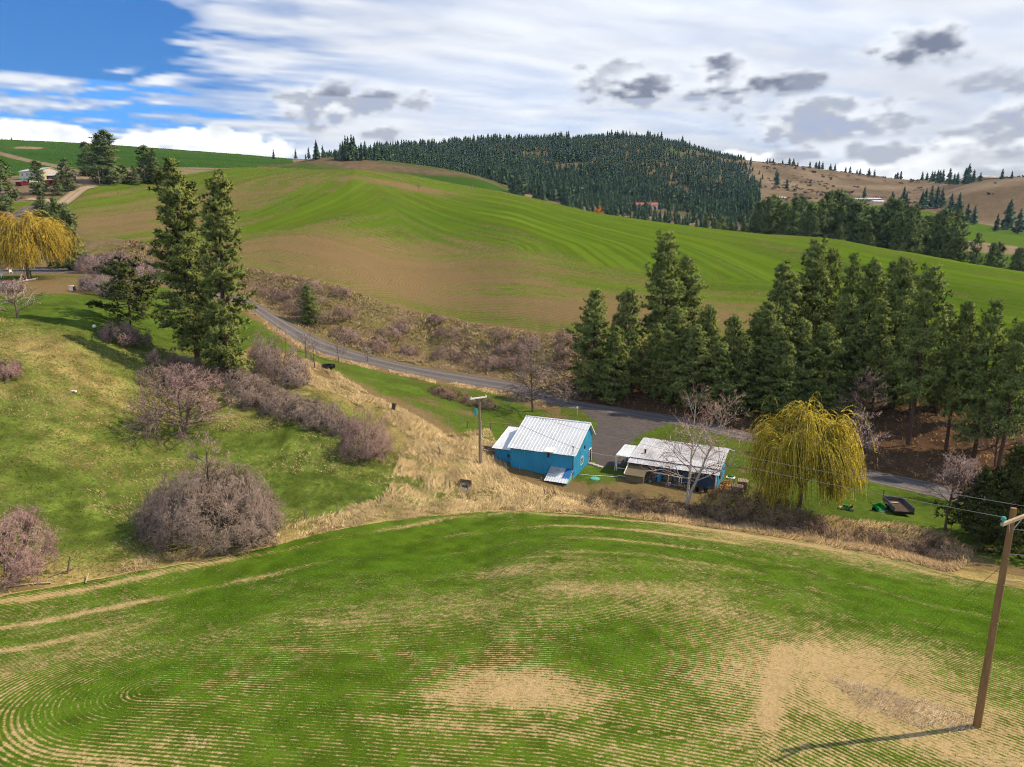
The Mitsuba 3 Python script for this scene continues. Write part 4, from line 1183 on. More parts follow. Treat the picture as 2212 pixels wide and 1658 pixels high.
# ------------------------------------------------------------------ farther conifers
MID = kinds('mid_conifer', lambda i: conifer(300 + i, 20.0, .06, 4.1, 120, .5, 1.15, 8, ((.040, .076, .034), (.155, .200, .076)), kind='fir' if i % 2 else 'pine'), 5)
FARK = []
for i in range(6):
    k = f'far_conifer_kind_{"abcdef"[i]}'
    scene[k] = {'type': 'shapegroup', 'crown': far_conifer(400 + i, 15.0, 2.9 + .25 * (i % 3), 80).ply()}
    FARK.append(k)
for k, (vx, vb, h, lab) in enumerate((
        (192, 381, 15, 'broad pine left of the utility pole below the dark green hill'), (222, 396, 21, 'slender pine just right of the utility pole by the gravel track'), (240, 399, 23, 'largest broad pine right of the utility pole by the gravel track'),
        (292, 400, 8.5, 'small round pine at the edge of the brown field'), (274, 398, 8, 'small pine left of the small round one at the edge of the brown field'), (318, 396, 17, 'left one of the pair of pines above the brown field edge'), (338, 398, 16, 'right one of the pair of pines above the brown field edge'),
        (88, 420, 13, 'pine standing in front of the long cream shed'), (126, 422, 8, 'short pine right of the one before the cream shed'), (148, 413, 13, 'rounded pine at the right end of the farm buildings'), (4, 462, 19, 'big pine cut by the left edge beside the road bend'),
        (93, 468, 9, 'small pine beside the road bend below the farm'))):
    tree_base('pine_tree', MID, 20.0, vx, vb, h, lab, 'pine tree', sx=1.7 if h < 12 else 1.45, i=k)
tree_top('pine_tree', MID, 20.0, 116, 430, 166, 'dark pine above the far yellow willow, left of two', 'pine tree', sx=1.0, i=1)
tree_top('pine_tree', MID, 20.0, 140, 444, 160, 'dark pine right behind the far yellow willow, right of two', 'pine tree', sx=1.1, i=2)
BELT = 'dark conifer in the belt of trees beyond the crest of the wheat hill'
tops = [(1662, 430), (1668, 424), (1680, 431), (1697, 442), (1720, 426), (1733, 429), (1758, 457), (1776, 434), (1793, 418), (1806, 446), (1816, 416), (1828, 422), (1839, 433), (1866, 434), (1856, 442), (1891, 453), (1909, 450), (1927, 434), (1942, 437),
        (1952, 472), (1970, 449), (1985, 444), (1995, 477), (2010, 472), (2030, 464), (2042, 456), (2074, 458), (2062, 500), (2115, 507), (2148, 526), (2160, 528), (2198, 537), (2210, 538), (1640, 440), (1650, 436)]
gr = np.random.default_rng(17)
for k, (vx, vt) in enumerate(sorted(tops)):
    cd = float(np.interp(vx, [1500, 1640, 1800, 1900, 2000, 2100, 2212], [330, 300, 270, 245, 225, 205, 190]))
    tree_top('belt_conifer', MID, 20.0, vx, vt, cd + gr.uniform(35, 90), f'tall conifer of the belt beyond the wheat hill, {nth(k)} from the left', 'conifer', 'conifers in the belt beyond the wheat hill', sx=gr.uniform(.85, 1.15), i=k)
for k in range(62):
    vx = gr.uniform(1640, 2100) if k < 50 else gr.uniform(1500, 1660)
    cd = float(np.interp(vx, [1500, 1640, 1800, 1900, 2000, 2100, 2212], [330, 300, 270, 245, 225, 205, 190]))
    cy = float(np.interp(vx, [1500, 1640, 1800, 1900, 2000, 2100, 2212], [490, 505, 516, 536, 552, 570, 588]))
    tree_top('belt_conifer', MID, 20.0, vx, cy - (gr.uniform(25, 75) if vx > 1640 else gr.uniform(8, 28)), cd + gr.uniform(25, 110), BELT, 'conifer', 'conifers in the belt beyond the wheat hill', sx=gr.uniform(.9, 1.25), i=k)
# skyline rows
for k, vx in enumerate(sorted([590 + 300 * gr.random() ** .55 if k < 34 else gr.uniform(700, 900) for k in range(44)])):
    tree_base('skyline_conifer', FARK, 15.0, vx, np.interp(vx, [590, 660, 720, 800, 900], [342, 344, 345, 345, 342]) + gr.uniform(0, 3), gr.uniform(8, 21) * np.interp(vx, [590, 700, 900], [.6, 1, 1.1]), f'dark conifer in the skyline row behind the brown knoll, {nth(k)} from the left', 'conifer', 'conifers along the left skyline', i=k)
for k, (vx, vt) in enumerate(((4, 297), (12, 302), (24, 296))):
    tree_top('skyline_conifer', FARK, 15.0, vx, vt, 845, f'tiny dark tree on the green hilltop at the far left, {nth(k)} of three', 'conifer', 'trees on the far left hilltop', sx=1.4, i=k)
RID = [(140, 80), (200, 65), (235, 70), (270, 100), (375, 97), (428, 100), (455, 92), (485, 100), (553, 118), (592, 115), (682, 145), (722, 140), (780, 165), (808, 158), (885, 155), (932, 165), (1110, 205), (1130, 185), (1160, 180), (60, 75), (30, 70), (10, 70)]
for k, (zx, zy) in enumerate(sorted(RID)):
    tree_top('ridge_conifer', FARK, 15.0, 1656 + zx * .2513, 324 + zy * .2513, 1405, f'small conifer on the crest of the dry ridge, {nth(k)} from the left', 'conifer', 'conifers along the dry ridge crest', sx=1.35, i=k)
for k, (zx, zy, d) in enumerate(sorted(((1345, 185, 1300), (1385, 190, 1300), (1430, 180, 1250), (1450, 180, 1250), (1480, 170, 1200), (1500, 170, 1200), (1525, 165, 1180), (1585, 155, 1120), (1620, 200, 1100), (1650, 190, 1080), (1720, 150, 1040), (1750, 115, 1040), (1790, 165, 1040), (1845, 190, 1030), (2035, 160, 990),
                                 (1380, 330, 840), (1350, 350, 830), (1430, 300, 850), (1480, 310, 850), (1520, 330, 860), (1190, 315, 840), (1210, 360, 830), (1600, 370, 820), (1670, 365, 800), (1740, 455, 740), (1800, 475, 720), (2110, 420, 700), (1995, 545, 660), (2195, 500, 660), (90, 155, 1150), (100, 190, 1100), (180, 240, 1050), (848, 312, 1000), (1090, 350, 900), (2115, 178, 985)))):
    tree_top('hillside_conifer', FARK, 15.0, 1656 + zx * .2513, 324 + zy * .2513, d, f'dark conifer on the slopes above the far valley field, {nth(k)} from the left', 'conifer', 'conifers on the far right slopes', sx=1.25, i=k)
# the forest on the hill
ci, cj = np.nonzero(CLS['forest_hill'] & (ROWI[:-1, None] > 8.6) & (cv > 700) & (cv < 1655))
area = (GX[ci, cj + 1] - GX[ci, cj]) * (GD[ci + 1, cj] - GD[ci, cj])
open_ = nz(GX[ci, cj], GD[ci, cj], 70, 33, 3)
wgt = area * np.where(open_ > .64, .12, 1) * np.where((ROWI[ci] < 9.6) & (cv[ci, cj] < 1060 + gr.uniform(0, 75, len(ci))), 0, 1) * np.where(cv[ci, cj] > 1585 + (12 - ROWI[ci]) * 34 + gr.normal(0, 14, len(ci)), 0, 1)
sel = gr.choice(len(ci), 9500, replace=False, p=np.nan_to_num(wgt).clip(0) / np.nan_to_num(wgt).clip(0).sum())
ci, cj = ci[sel], cj[sel]
fx_ = GX[ci, cj] + gr.uniform(0, 1, len(ci)) * (GX[ci, cj + 1] - GX[ci, cj])
fy_ = GD[ci, cj] + gr.uniform(0, 1, len(ci)) * (GD[ci + 1, cj] - GD[ci, cj])
fz_ = height(fx_, fy_)
order = np.argsort(fy_)
olds = nz(fx_, fy_, 90, 61, 2)
nfor = 0
for q, i in enumerate(order):
    old = olds[i]
    s = gr.uniform(.45, .95) * (1.4 if old > .56 else .78)
    tw = T().translate([float(fx_[i]), float(fy_[i]), float(fz_[i])]).rotate([0, 0, 1], float(gr.uniform(0, 360))).scale([float(s * gr.uniform(.95, 1.3)), float(s * gr.uniform(.95, 1.3)), float(s)])
    e_ = {'type': 'instance', 'to_world': tw, 'shapegroup': {'type': 'ref', 'id': FARK[int(gr.integers(6))]}}
    if q < 60:
        key = name('forest_conifer')
        scene[key] = e_
        say(key, 'conifer at the lower front edge of the forested hill', 'conifer', 'conifers at the front edge of the forest')
    else:
        nfor += 1
        scene[f'conifer_forest__{nfor:04d}'] = e_
say('conifer_forest', 'dense dark conifer forest covering the hill on the skyline', 'forest', kind='stuff')

# ------------------------------------------------------------------ leafless trees, willows, shrubs
PURP = dict(col=(.115, .09, .075), tip=(.265, .21, .185))


def shrub_at(vx, vb, w, h, label, group=None, seed=0, nm='shrub', cat_='shrub', big=False, **kw):
    o = dict(PURP, stems=int(18 + w * (12 if big else 7)), levels=((8, .46, 38), (7, .52, 42), (6, .55, 46)) if big else ((7, .52, 38), (6, .56, 42), (4, .6, 44)), wmin=.028)
    o.update(kw)
    return plant(nm, shrub(seed, w, h, **o), hit(vx, vb), label, cat_, group, names=('stems', 'twigs'))


shrub_at(458, 1150, 10.6, 5.6, 'big dome-shaped purple-brown thicket on the pasture above the wheat field edge', seed=2, big=True, stems=250, levels=((8, .40, 38), (7, .5, 42), (6, .55, 46)))
plant('thicket_tree', bare_tree(3, 8.4, 4.2, .16, .12, 16, ((6, .6, 42), (5, .6, 40), (4, .6, 38)), PURP['col'], (.30, .22, .21), .04), hit(458, 1140), 'tallest bare grey-twigged tree rising from the middle of the big pasture thicket', 'tree')
shrub_at(0, 1238, 6.4, 5.8, 'pinkish leafless bush cut by the left edge above the field', seed=4, big=True, tip=(.31, .205, .20))
shrub_at(788, 985, 5.4, 5.6, 'round dark leafless bush alone on the creek bank left of the barn pole', seed=5, big=True, tip=(0.286, 0.195, 0.182))
plant('fruit_tree', bare_tree(6, 5.6, 7.8, .2, .12, 17, ((6, .62, 48), (5, .6, 44), (5, .6, 40), (4, .6, 40)), (.16, .125, .11), (.29, .20, .195), .035, up=.0, lift=(6, 60), n_trunks=2), hit(398, 940), 'spreading leafless old fruit tree with drooping branches on the pasture', 'tree')
for k, (vx, vb, w, h) in enumerate(sorted(((335, 830, 5, 2.8), (400, 815, 5, 3.2), (450, 815, 5, 3.0), (505, 838, 5, 3.0), (430, 835, 5, 2.8), (475, 822, 5, 3.2), (540, 850, 5, 2.9), (585, 872, 4.6, 2.8), (660, 898, 4.4, 2.6), (702, 910, 4.2, 2.5), (525, 868, 4.5, 2.6), (562, 880, 4.5, 2.4), (600, 893, 4.2, 2.3), (640, 905, 4.2, 2.3), (680, 917, 4.2, 2.3), (720, 928, 4.0, 2.3), (752, 938, 3.6, 2.2), (560, 855, 4.5, 2.4), (620, 880, 4.2, 2.2), (350, 790, 3.6, 3.0), (300, 745, 3.2, 2.4)))):
    shrub_at(vx, vb, w, h, f'purple-brown leafless shrub of the hedge below the giant pines, {nth(k)} from the left', 'shrubs of the hedge below the giant pines', seed=20 + k, stems=60)
for k, (vx, vb, w, h, lab) in enumerate(((600, 815, 6, 8.5, 'tall upright grey-brown thicket right of the giant pines'), (628, 832, 4.5, 5.5, 'lower thicket at the foot of the tall upright one right of the giant pines'), (572, 790, 4.5, 5.5, 'upright thicket directly behind the slim giant pine'))):
    shrub_at(vx, vb, w, h, lab, seed=40 + k, stems=70, tip=(.28, .22, .20), big=True)
for k, (vx, vb, h, w, lab) in enumerate(((661, 777, 4.8, 3.6, 'bare orchard tree at the back of the mown strip, nearest the tall thicket'), (681, 799, 4.6, 3.4, 'bare orchard tree just left of the big tyre'), (732, 785, 3.8, 3.6, 'bare orchard tree right of the big tyre'), (794, 782, 2.6, 2.2, 'tiny whitish sapling at the edge of the road'))):
    plant('orchard_tree', bare_tree(50 + k, h, w, .10, .2, 9, ((5, .62, 44), (4, .6, 42), (3, .6, 40)), (.17, .135, .12), (.30, .23, .22) if k < 3 else (.45, .42, .40), .035), hit(vx, vb), lab, 'tree')
plant('roadside_tree', bare_tree(60, 11.6, 7.4, .2, .16, 34, ((7, .55, 40), (5, .6, 38), (3, .6, 36)), (.15, .115, .105), (.26, .20, .20), .04, up=-.16, lift=(16, 50)), hit(1151, 890), 'leafless grey tree with drooping twigs beside the road behind the barn', 'tree')
plant('birch_tree', bare_tree(63, 11.8, 7.5, .17, .22, 15, ((6, .6, 46), (5, .6, 44), (5, .6, 42)), (.42, .37, .33), (.24, .16, .135), .03, up=.04, lift=(15, 66), n_trunks=2), hit(1485, 1090), 'leafless birch with whitish branches standing in front of the house', 'tree')
plant('willow_tree', willow(71, 13.4, 7.6, 3200, slim=.57, skew=.25), hit(1722, 1112), 'yellow weeping willow beside the house, drooping to the lawn', 'willow tree')
plant('willow_tree', willow(75, 14.0, 10.0, 2000, ((.24, .17, .04), (.52, .40, .06)), slim=.95), hit(62, 603), 'golden weeping willow by the garden at the left edge', 'willow tree')
for k, (vx, vb, h, w, lab, tip) in enumerate(((1862, 935, 9.0, 6.0, 'dark purple bare tree in the shade between the willow and the pines', (.20, .15, .17)), (1850, 1008, 6.5, 5.0, 'pale grey leafless tree at the right side of the willow by the road', (.34, .28, .28)),
                                             (2038, 1150, 8.0, 4.4, 'slim leafless tree with upright branches right of the black trailer', (.27, .20, .19)), (2150, 1010, 8.5, 6.0, 'pale leafless tree above the dark junipers at the right edge', (.30, .25, .25)), (2075, 1085, 5.0, 4.5, 'grey bare bushy tree between the slim bare tree and the junipers', (.28, .22, .22)))):
    plant('bare_tree', bare_tree(80 + k, h, w, .13, .22, 14, ((6, .6, 40), (5, .6, 38), (3, .6, 36)), (.12, .09, .08), tip, .035, n_trunks=2 if k in (1, 4) else 1), hit(vx, vb), lab, 'tree')
for k, (vx, vb, h, w, lab) in enumerate(((2165, 1195, 10.5, 4.6, 'big dark juniper at the right edge behind the utility pole'), (2110, 1160, 7.0, 3.4, 'smaller dark juniper left of the big one by the creek'), (2215, 1165, 9.0, 4.0, 'dark juniper cut by the right edge'))):
    plant('juniper', conifer(90 + k, h, .02, w, 150, .26, .5, 8, ((.020, .034, .012), (.070, .085, .026)), kind='fir', droop=-.5), hit(vx, vb), lab, 'juniper tree')
plant('garden_tree', bare_tree(95, 4.6, 5.4, .17, .15, 15, ((6, .62, 46), (5, .6, 42), (3, .6, 40)), (.16, .12, .11), (.42, .38, .37), .04, up=.05, lift=(8, 60)), hit(37, 688), 'small bare pale-twigged fruit tree on the slope at the left edge', 'tree')
for k, (vx, vb, w, h, lab) in enumerate(((205, 590, 7, 4.5, 'purple leafless thicket right of the orange shed, left of the row'), (250, 592, 8, 5.0, 'purple leafless thicket behind the lawn, middle of the row'), (300, 602, 8, 5.0, 'purple leafless thicket behind the dark crooked pine'), (222, 634, 7, 4.2, 'purple leafless thicket on the far side of the bright lawn'), (270, 648, 6, 4.2, 'purple leafless thicket at the right end of the bright lawn'), (258, 740, 4.5, 3.4, 'dark leafless bush at the foot of the crooked pine'),
                                         (10, 480, 7, 3.4, 'pinkish bare bush beside the road bend at the left edge'), (20, 630, 4, 2.0, 'pinkish bare bush under the garden wall'), (8, 815, 3.4, 2.2, 'small pinkish bush at the left edge of the pasture'))):
    shrub_at(vx, vb, w, h, lab, seed=110 + k, stems=60, tip=(.28, .215, .235) if k < 5 else (.29, .19, .19), big=k in (1, 2, 3), wmin=.04)
for k, vx in enumerate(sorted(gr.uniform(565, 1235, 34))):
    lo = float(np.interp(vx, [545, 600, 700, 800, 900, 1000, 1100, 1220], [645, 678, 728, 765, 785, 803, 818, 850]))
    hi = float(np.interp(vx, [560, 640, 700, 800, 900, 1010, 1100, 1230], [592, 602, 615, 655, 683, 705, 722, 734]))
    shrub_at(vx, gr.uniform(hi + 6, lo - 6), gr.uniform(3, 6.5), gr.uniform(1.3, 3.2), f'brown brush on the bank above the road, {nth(k)} from the left', 'brush on the road bank', seed=140 + k, nm='brush', stems=34, tip=((.30, .215, .19), (.25, .18, .16), (.33, .24, .22))[k % 3], wmin=.04)
for k, (vx, vb, w, h) in enumerate(sorted(((960, 858, 3.6, 1.6), (990, 866, 3.6, 1.7), (1020, 874, 3.4, 1.7), (1050, 882, 3.0, 1.7), (945, 850, 3.0, 1.4)))):
    shrub_at(vx, vb, w, h, f'dark red-brown brush in the low clump behind the barn pole, {nth(k)} of five', 'brush clump behind the barn pole', seed=180 + k, nm='brush', tip=(0.286, 0.182, 0.156))
for k in range(19):
    vx = 1290 + 760 * (k + gr.uniform(.05, .95)) / 19
    vb = float(np.interp(vx, [1290, 1500, 1700, 1900, 2050], [1092, 1118, 1150, 1182, 1216])) + gr.uniform(-14, 5)
    shrub_at(vx, vb, gr.uniform(1.6, 4.0), gr.uniform(.7, 1.9), f'dark brown brush along the ditch below the house, {nth(k)} from the left', 'brush along the ditch', seed=200 + k, nm='brush', stems=30, tip=((.22, .16, .12), (.29, .22, .16), (.17, .12, .095))[k % 3])
for k, (vx, vb, w, h) in enumerate(((1560, 1108, 4.5, 2.6), (1610, 1112, 5, 3.0), (1660, 1122, 5, 2.8), (1700, 1130, 4, 2.4))):
    shrub_at(vx, vb, w, h, f'dark drooping brush under the left side of the willow, {nth(k)} of four', 'brush under the willow', seed=240 + k, nm='brush', tip=(0.260, 0.195, 0.111), stems=60)
for k, (vx, vb, h, c_) in enumerate(((1300, 452, 14, (.42, .20, .05)), (1296, 449, 11, (.42, .20, .05)))):
    pass
plant('orange_tree', bare_tree(260, 17, 11, .3, .15, 20, ((6, .6, 42), (6, .6, 40)), (.34, .17, .06), (.55, .27, .07), .5), at(1293, 462, 470) * [1, 1, 0] + [0, 0, ground(*at(1293, 462, 470)[:2])], 'orange-yellow bare tree at the foot of the forested hill', 'tree')
for k, (vx, vb) in enumerate(((1180, 340), (1042, 374), (1060, 381), (1022, 372))):
    if k:
        shrub_at(vx, vb, 14, 5, f'purple bush on the edge of the brown knoll, {("", "rightmost but one", "rightmost", "leftmost")[k]} of three', 'bushes on the edge of the knoll', seed=265 + k, wmin=.5, nm='hedge_bush', tip=(0.260, 0.169, 0.182))

# brush dotted over the dry ridge
g = Mesh(44)
ri, rj = np.nonzero(CLS['dry_ridge'] & (cv > 1600) & (cv < 2230) & (ROWI[:-1, None] > 10.1))
ar = (GX[ri, rj + 1] - GX[ri, rj]) * (GD[ri + 1, rj] - GD[ri, rj]) * (nz(GX[ri, rj], GD[ri, rj], 55, 12, 3) > .47) * np.where((cv[ri, rj] > 1980) & (ROWI[ri] < 11.2), .1, 1)
rs = gr.choice(len(ri), 1500, p=np.nan_to_num(ar).clip(0) / np.nan_to_num(ar).clip(0).sum())
bp = np.c_[GX[ri[rs], rj[rs]] + gr.normal(0, 2, 1500), GD[ri[rs], rj[rs]] + gr.normal(0, 2, 1500)]
bp = np.repeat(bp, 9, 0) + gr.normal(0, .9, (13500, 2))
bz = height(bp[:, 0], bp[:, 1])
bs_ = np.repeat(gr.uniform(1.0, 2.6, 1500), 9)
p0 = np.c_[bp, bz - .2]
g.blades(p0, p0 + np.c_[gr.normal(0, .8, (13500, 2)), gr.uniform(.6, 1.6, 13500)] * bs_[:, None], bs_ * 1.6, shade(gr, 13500, (.07, .055, .045), (.15, .11, .085)), fluff(gr, np.tile([0, 0, 1.0], (13500, 1)), .3, .5))
scene['ridge_brush'] = g.ply()
say('ridge_brush', 'dark low brush dotted over the dry ridge', 'brush', kind='stuff')

# ------------------------------------------------------------------ grasses
STRAW0, STRAW1 = (.27, .20, .095), (.60, .48, .27)
swale = wpoly([(560, 778), (640, 765), (720, 805), (850, 878), (960, 940), (1060, 928), (1095, 1000), (1100, 1030), (1190, 1062), (1290, 1082), (1320, 1108), (1200, 1102), (1100, 1101), (1000, 1104), (860, 1112), (700, 1148), (560, 1182), (560, 1165), (830, 1075), (860, 990), (890, 950), (820, 900), (740, 858), (650, 828)])
barnfoot = shapely.Polygon([B.w(*q, 0)[:2] for q in ((-3, 1, 0), (9, -1.2, 0), (9, 9, 0), (-3, 9, 0))] if False else [B.w(x, y, 0)[:2] for x, y in ((-3, .8), (0, -.3), (8.6, -2.8), (9, 9), (-3, 9))])
q = scatter(swale.difference(barnfoot), 26, 1)
g = Mesh(31)
dens = nz(q[:, 0], q[:, 1], 4.0, 71, 3)
q = q[dens > .34]
grass(g, q, .35 + .9 * np.clip(nz(q[:, 0], q[:, 1], 3.0, 72, 2) - .2, 0, 1), .085, STRAW0, STRAW1, 3, .9)
scene['dry_grass'] = g.ply()
say('dry_grass', 'tall straw-coloured dead grass lying along the creek and round the barn', 'dry grass', kind='stuff')
g = Mesh(32)
strip = shapely.LineString(np.c_[BS * (LD[2] + D0), LD[2]]).buffer(2.4)
strip = strip.intersection(shapely.Polygon(np.r_[np.c_[BS * (LD[2] + D0), LD[2] - .2], np.c_[BS * (LD[2] + D0), LD[2] + 9][::-1]]).buffer(0))
q = scatter(strip.intersection(shapely.box(-45, 30, 12, 80)), 40, 2)
q = q[nz(q[:, 0], q[:, 1], 2.6, 73, 3) > .46]
grass(g, q, .25 + .6 * np.clip(nz(q[:, 0], q[:, 1], 2.0, 97, 2) - .2, 0, 1), .05, STRAW0, (.55, .45, .25), 3, .9)
scene['edge_grass'] = g.ply()
say('edge_grass', 'strip of pale dead grass along the far edge of the wheat field', 'dry grass', kind='stuff')
g = Mesh(33)
bank = shapely.Polygon(np.r_[np.c_[BS * (LD[5] + D0), LD[5] + 1.0], np.c_[BS * (LD[6] + D0), LD[6] + .5][::-1]]).buffer(0)
q = scatter(bank.intersection(shapely.box(-110, 90, 14, 240)), 4.5, 3)
grass(g, q, .45 + 1.2 * np.clip(nz(q[:, 0], q[:, 1], 5.0, 74, 2) - .3, 0, 1), .17, (.12, .09, .05), (.36, .285, .18), 3, 1.0)
verge = shapely.Polygon(np.r_[np.c_[BS * (LD[4] + D0), LD[4] - 4.0], np.c_[BS * (LD[4] + D0), LD[4] - .4][::-1]]).buffer(0)
q = scatter(verge.intersection(shapely.box(-60, 90, 6, 150)), 13, 4)
q = q[nz(q[:, 0], q[:, 1], 3.0, 75, 2) > .4]
grass(g, q, .55, .10, (.26, .19, .09), (.55, .43, .24), 3, .8)
q = scatter(bank.intersection(shapely.box(14, 70, 75, 130)), 1.6, 31)
grass(g, q, .5, .12, (.10, .065, .035), (.33, .23, .11), 3, .9)
scene['bank_grass'] = g.ply()
say('bank_grass', 'brown weedy dead grass on the bank and verge of the road', 'dry grass', kind='stuff')
g = Mesh(34)
past = shapely.Polygon(np.r_[np.c_[BS * (LD[2] + D0), LD[2] + .5], np.c_[BS * (LD[3] + D0), LD[3]][::-1]]).buffer(0).intersection(shapely.box(-90, 30, 6, 120))
q = scatter(past, 12, 5)
k_ = nz(q[:, 0], q[:, 1], 6.0, 76, 3)
qs = q[(k_ > .50)]
qs = qs[gr.random(len(qs)) < .75 * np.clip((nz(qs[:, 0], qs[:, 1], 6.0, 76, 3) - .48) / .14, 0, 1) * nz(qs[:, 0], qs[:, 1], 1.3, 96, 2) * 1.6]
grass(g, qs, .32, .07, (.22, .175, .07), (.44, .37, .19), 3, 1.1)
qg = q[k_ <= .56]
grass(g, qg, .20, .075, (.045, .10, .012), (.12, .17, .03), 3, .9)
lawn = shapely.Polygon(np.r_[np.c_[BS * (LD[3] + D0), LD[3] + 5], np.c_[BS * (LD[4] + D0), LD[4] - 3][::-1]]).buffer(0).intersection(shapely.box(-12, 60, 60, 130)).difference(drive.buffer(1)).difference(barnfoot)
q = scatter(lawn, 9, 6)
grass(g, q, .10, .06, (.045, .10, .012), (.13, .16, .03), 3, .9)
scene['pasture_grass'] = g.ply()
say('pasture_grass', 'green and straw tufts over the pasture and lawn', 'grass', kind='stuff')
g = Mesh(35)
dit = wpoly([(1180, 1066), (1290, 1080), (1450, 1098), (1600, 1104), (1800, 1118), (1900, 1132), (2050, 1155), (2110, 1195), (2060, 1240), (1900, 1200), (1700, 1165), (1500, 1135), (1300, 1113), (1200, 1103)])
q = scatter(dit, 22, 7)
grass(g, q, .30 + .6 * nz(q[:, 0], q[:, 1], 2.5, 77, 2), .075, (.12, .085, .045), (.46, .34, .19), 3, .8)
q = scatter(mound, 60, 8)
grass(g, q, .32, .03, (.22, .17, .11), (.52, .43, .30), 4, 1.1, flow=-.5)
scene['weed_strip'] = g.ply()
say('weed_strip', 'brown and tan weeds along the ditch and on the low mound by the pole', 'weeds', kind='stuff')
# wheat seedlings in their drill rows
g = Mesh(36)
q = scatter(shapely.box(-32, 17, 38, 62), 40, 9)
b_ = q[:, 0] / (q[:, 1] + D0)
okk = (q[:, 1] < np.interp(b_, BS, LD[2]) - .4) & (np.abs(q[:, 0]) < .95 * q[:, 1] + 4)
q = q[okk]
jb = np.clip(((b_ [okk] + B1) / (2 * B1) * (NB - 1)).round().astype(int), 0, NB - 1)
ib = np.empty(len(q), int)
for j in np.unique(jb):
    m = jb == j
    ib[m] = np.searchsorted(GD[:, j], q[m, 1])
cov = U[np.clip(ib, 0, NR - 1), jb] + .5 * (nz(q[:, 0], q[:, 1], 1.0, 78, 3) - .5)
q = q[gr.random(len(q)) < np.clip(cov * 1.1 - .12, .04, 1) * np.interp(q[:, 1], [20, 45, 62], [1, .75, .35])]
SP_ = .24
e_ = .05
v0 = near_rows(q[:, 0], q[:, 1])
gx_, gy_ = (near_rows(q[:, 0] + e_, q[:, 1]) - v0) / e_, (near_rows(q[:, 0], q[:, 1] + e_) - v0) / e_
off = v0 - np.round(v0 / SP_) * SP_
q = q - np.c_[gx_, gy_] * off[:, None] * .85
grass(g, q, .13, .035, (.035, .105, .008), (.10, .20, .018), 3, .9)
scene['young_wheat'] = g.ply()
say('young_wheat', 'rows of young green wheat seedlings across the foreground field', 'wheat', kind='stuff')

# ------------------------------------------------------------------ poles and wires
P = Place(name('utility_pole'), [0, 0, 0], 0)
say(P.key, 'tall brown wooden utility pole with crossarm in the foreground at the right', 'utility pole')
pb = hit(2110, 1570)
hp_ = at(2189, 1098, pb[1])[2] - pb[2]
pt = pb + [.0, 0, hp_]
P.put('shaft', rod(pb - [0, 0, .8], pt, .165, .115, 14), 'm_pole_wood', smooth=40)
ad = unit(np.array([.8, .45, 0]))
ac = pt - [0, 0, .42] - np.array([ad[1], -ad[0], 0]) * -.16
arm = box(-1.15, 1.15, -.055, .055, -.06, .06)
M_ = np.eye(4); M_[:3, 0], M_[:3, 1], M_[:3, 3] = ad, np.array([-ad[1], ad[0], 0]), ac
a0 = arm.copy().apply_transform(M_)
P.put('crossarm', a0, 'm_pale_wood')
ins = []
for s in (-1.08, 1.05):
    c = ac + ad * s + [0, 0, .06]
    m = trimesh.creation.revolve([(0, 0), (.03, 0), (.03, .1), (.10, .12), (.09, .16), (.06, .18), (.10, .2), (.07, .26), (0, .28)], sections=12)
    m.apply_translation(c)
    P.put('insulator', m, 'm_teal', smooth=40)
    ins.append(c + [0, 0, .24])
for s in (-.55, .55):
    P.put('brace', rod(ac + ad * s - [0, 0, .05], pt - [0, 0, 1.15], .018), 'm_steel')
for dz in (2.2, 3.4, 5.2):
    P.put('bolt', rod(pt - [0, .25, dz], pt - [0, -.0, dz], .02), 'm_steel')
near_pole = P


def sag_wire(a, b, sag, n=24):
    t = np.linspace(0, 1, n)[:, None]
    return a * (1 - t) + b * t - np.array([0, 0, 1.0]) * (4 * sag * t * (1 - t))


# the pole beside the barn
P = Place(name('utility_pole'), [0, 0, 0], 0)
say(P.key, 'grey wooden utility pole with crossarm and transformer at the left end of the barn', 'utility pole')
bb = hit(1037, 1003)
bt = bb + [0, 0, at(1037, 857, bb[1])[2] - bb[2]]
P.put('shaft', rod(bb - [0, 0, .8], bt, .17, .12, 12), 'm_pole_grey', smooth=40)
ad2 = unit(np.array([.86, .5, 0]))
M2 = np.eye(4); M2[:3, 0], M2[:3, 1], M2[:3, 3] = ad2, np.array([-ad2[1], ad2[0], 0]), bt - [0, .16, .12]
P.put('crossarm', box(-1.25, 1.0, -.09, .09, -.07, .07).apply_transform(M2), 'm_white_paint')
bi = []
for s in (-1.1, .9):
    c = bt - [0, .16, .12] + ad2 * s + [0, 0, .07]
    P.put('insulator', trimesh.creation.revolve([(0, 0), (.05, 0), (.09, .1), (.06, .2), (0, .22)], sections=10).apply_translation(c), 'm_white_paint')
    bi.append(c + [0, 0, .2])
m = trimesh.creation.revolve([(0, 0), (.2, 0), (.23, .05), (.23, .85), (.2, .9), (0, .93)], sections=14).apply_translation(bt + [-.42, -.05, -2.4])
P.put('transformer', m, 'm_teal', smooth=40)
P.put('bracket', rod(bt + [-.25, -.05, -1.9], bt + [0, -.05, -1.9], .03), 'm_steel')
P.put('conduit', rod(bb + [.2, -.02, .2], bb + [.17, -.02, 5.5], .045), 'm_steel')
for a, b, lb in ((ins[0], bi[0], 'lower overhead wire from the foreground pole to the barn pole'), (ins[1], bi[1], 'upper overhead wire from the foreground pole to the barn pole')):
    single('overhead_wire', wire_path(sag_wire(a, b, .7), .012), 'm_wire', lb, 'wire')
mast = B.w(W - .06, -.12, HE + .98)
single('overhead_wire', wire_path(sag_wire(bt - [0, .1, 1.0], mast, .25), .022), 'm_grey_paint', 'thin dark service wire running over the barn roof to its corner mast', 'wire')
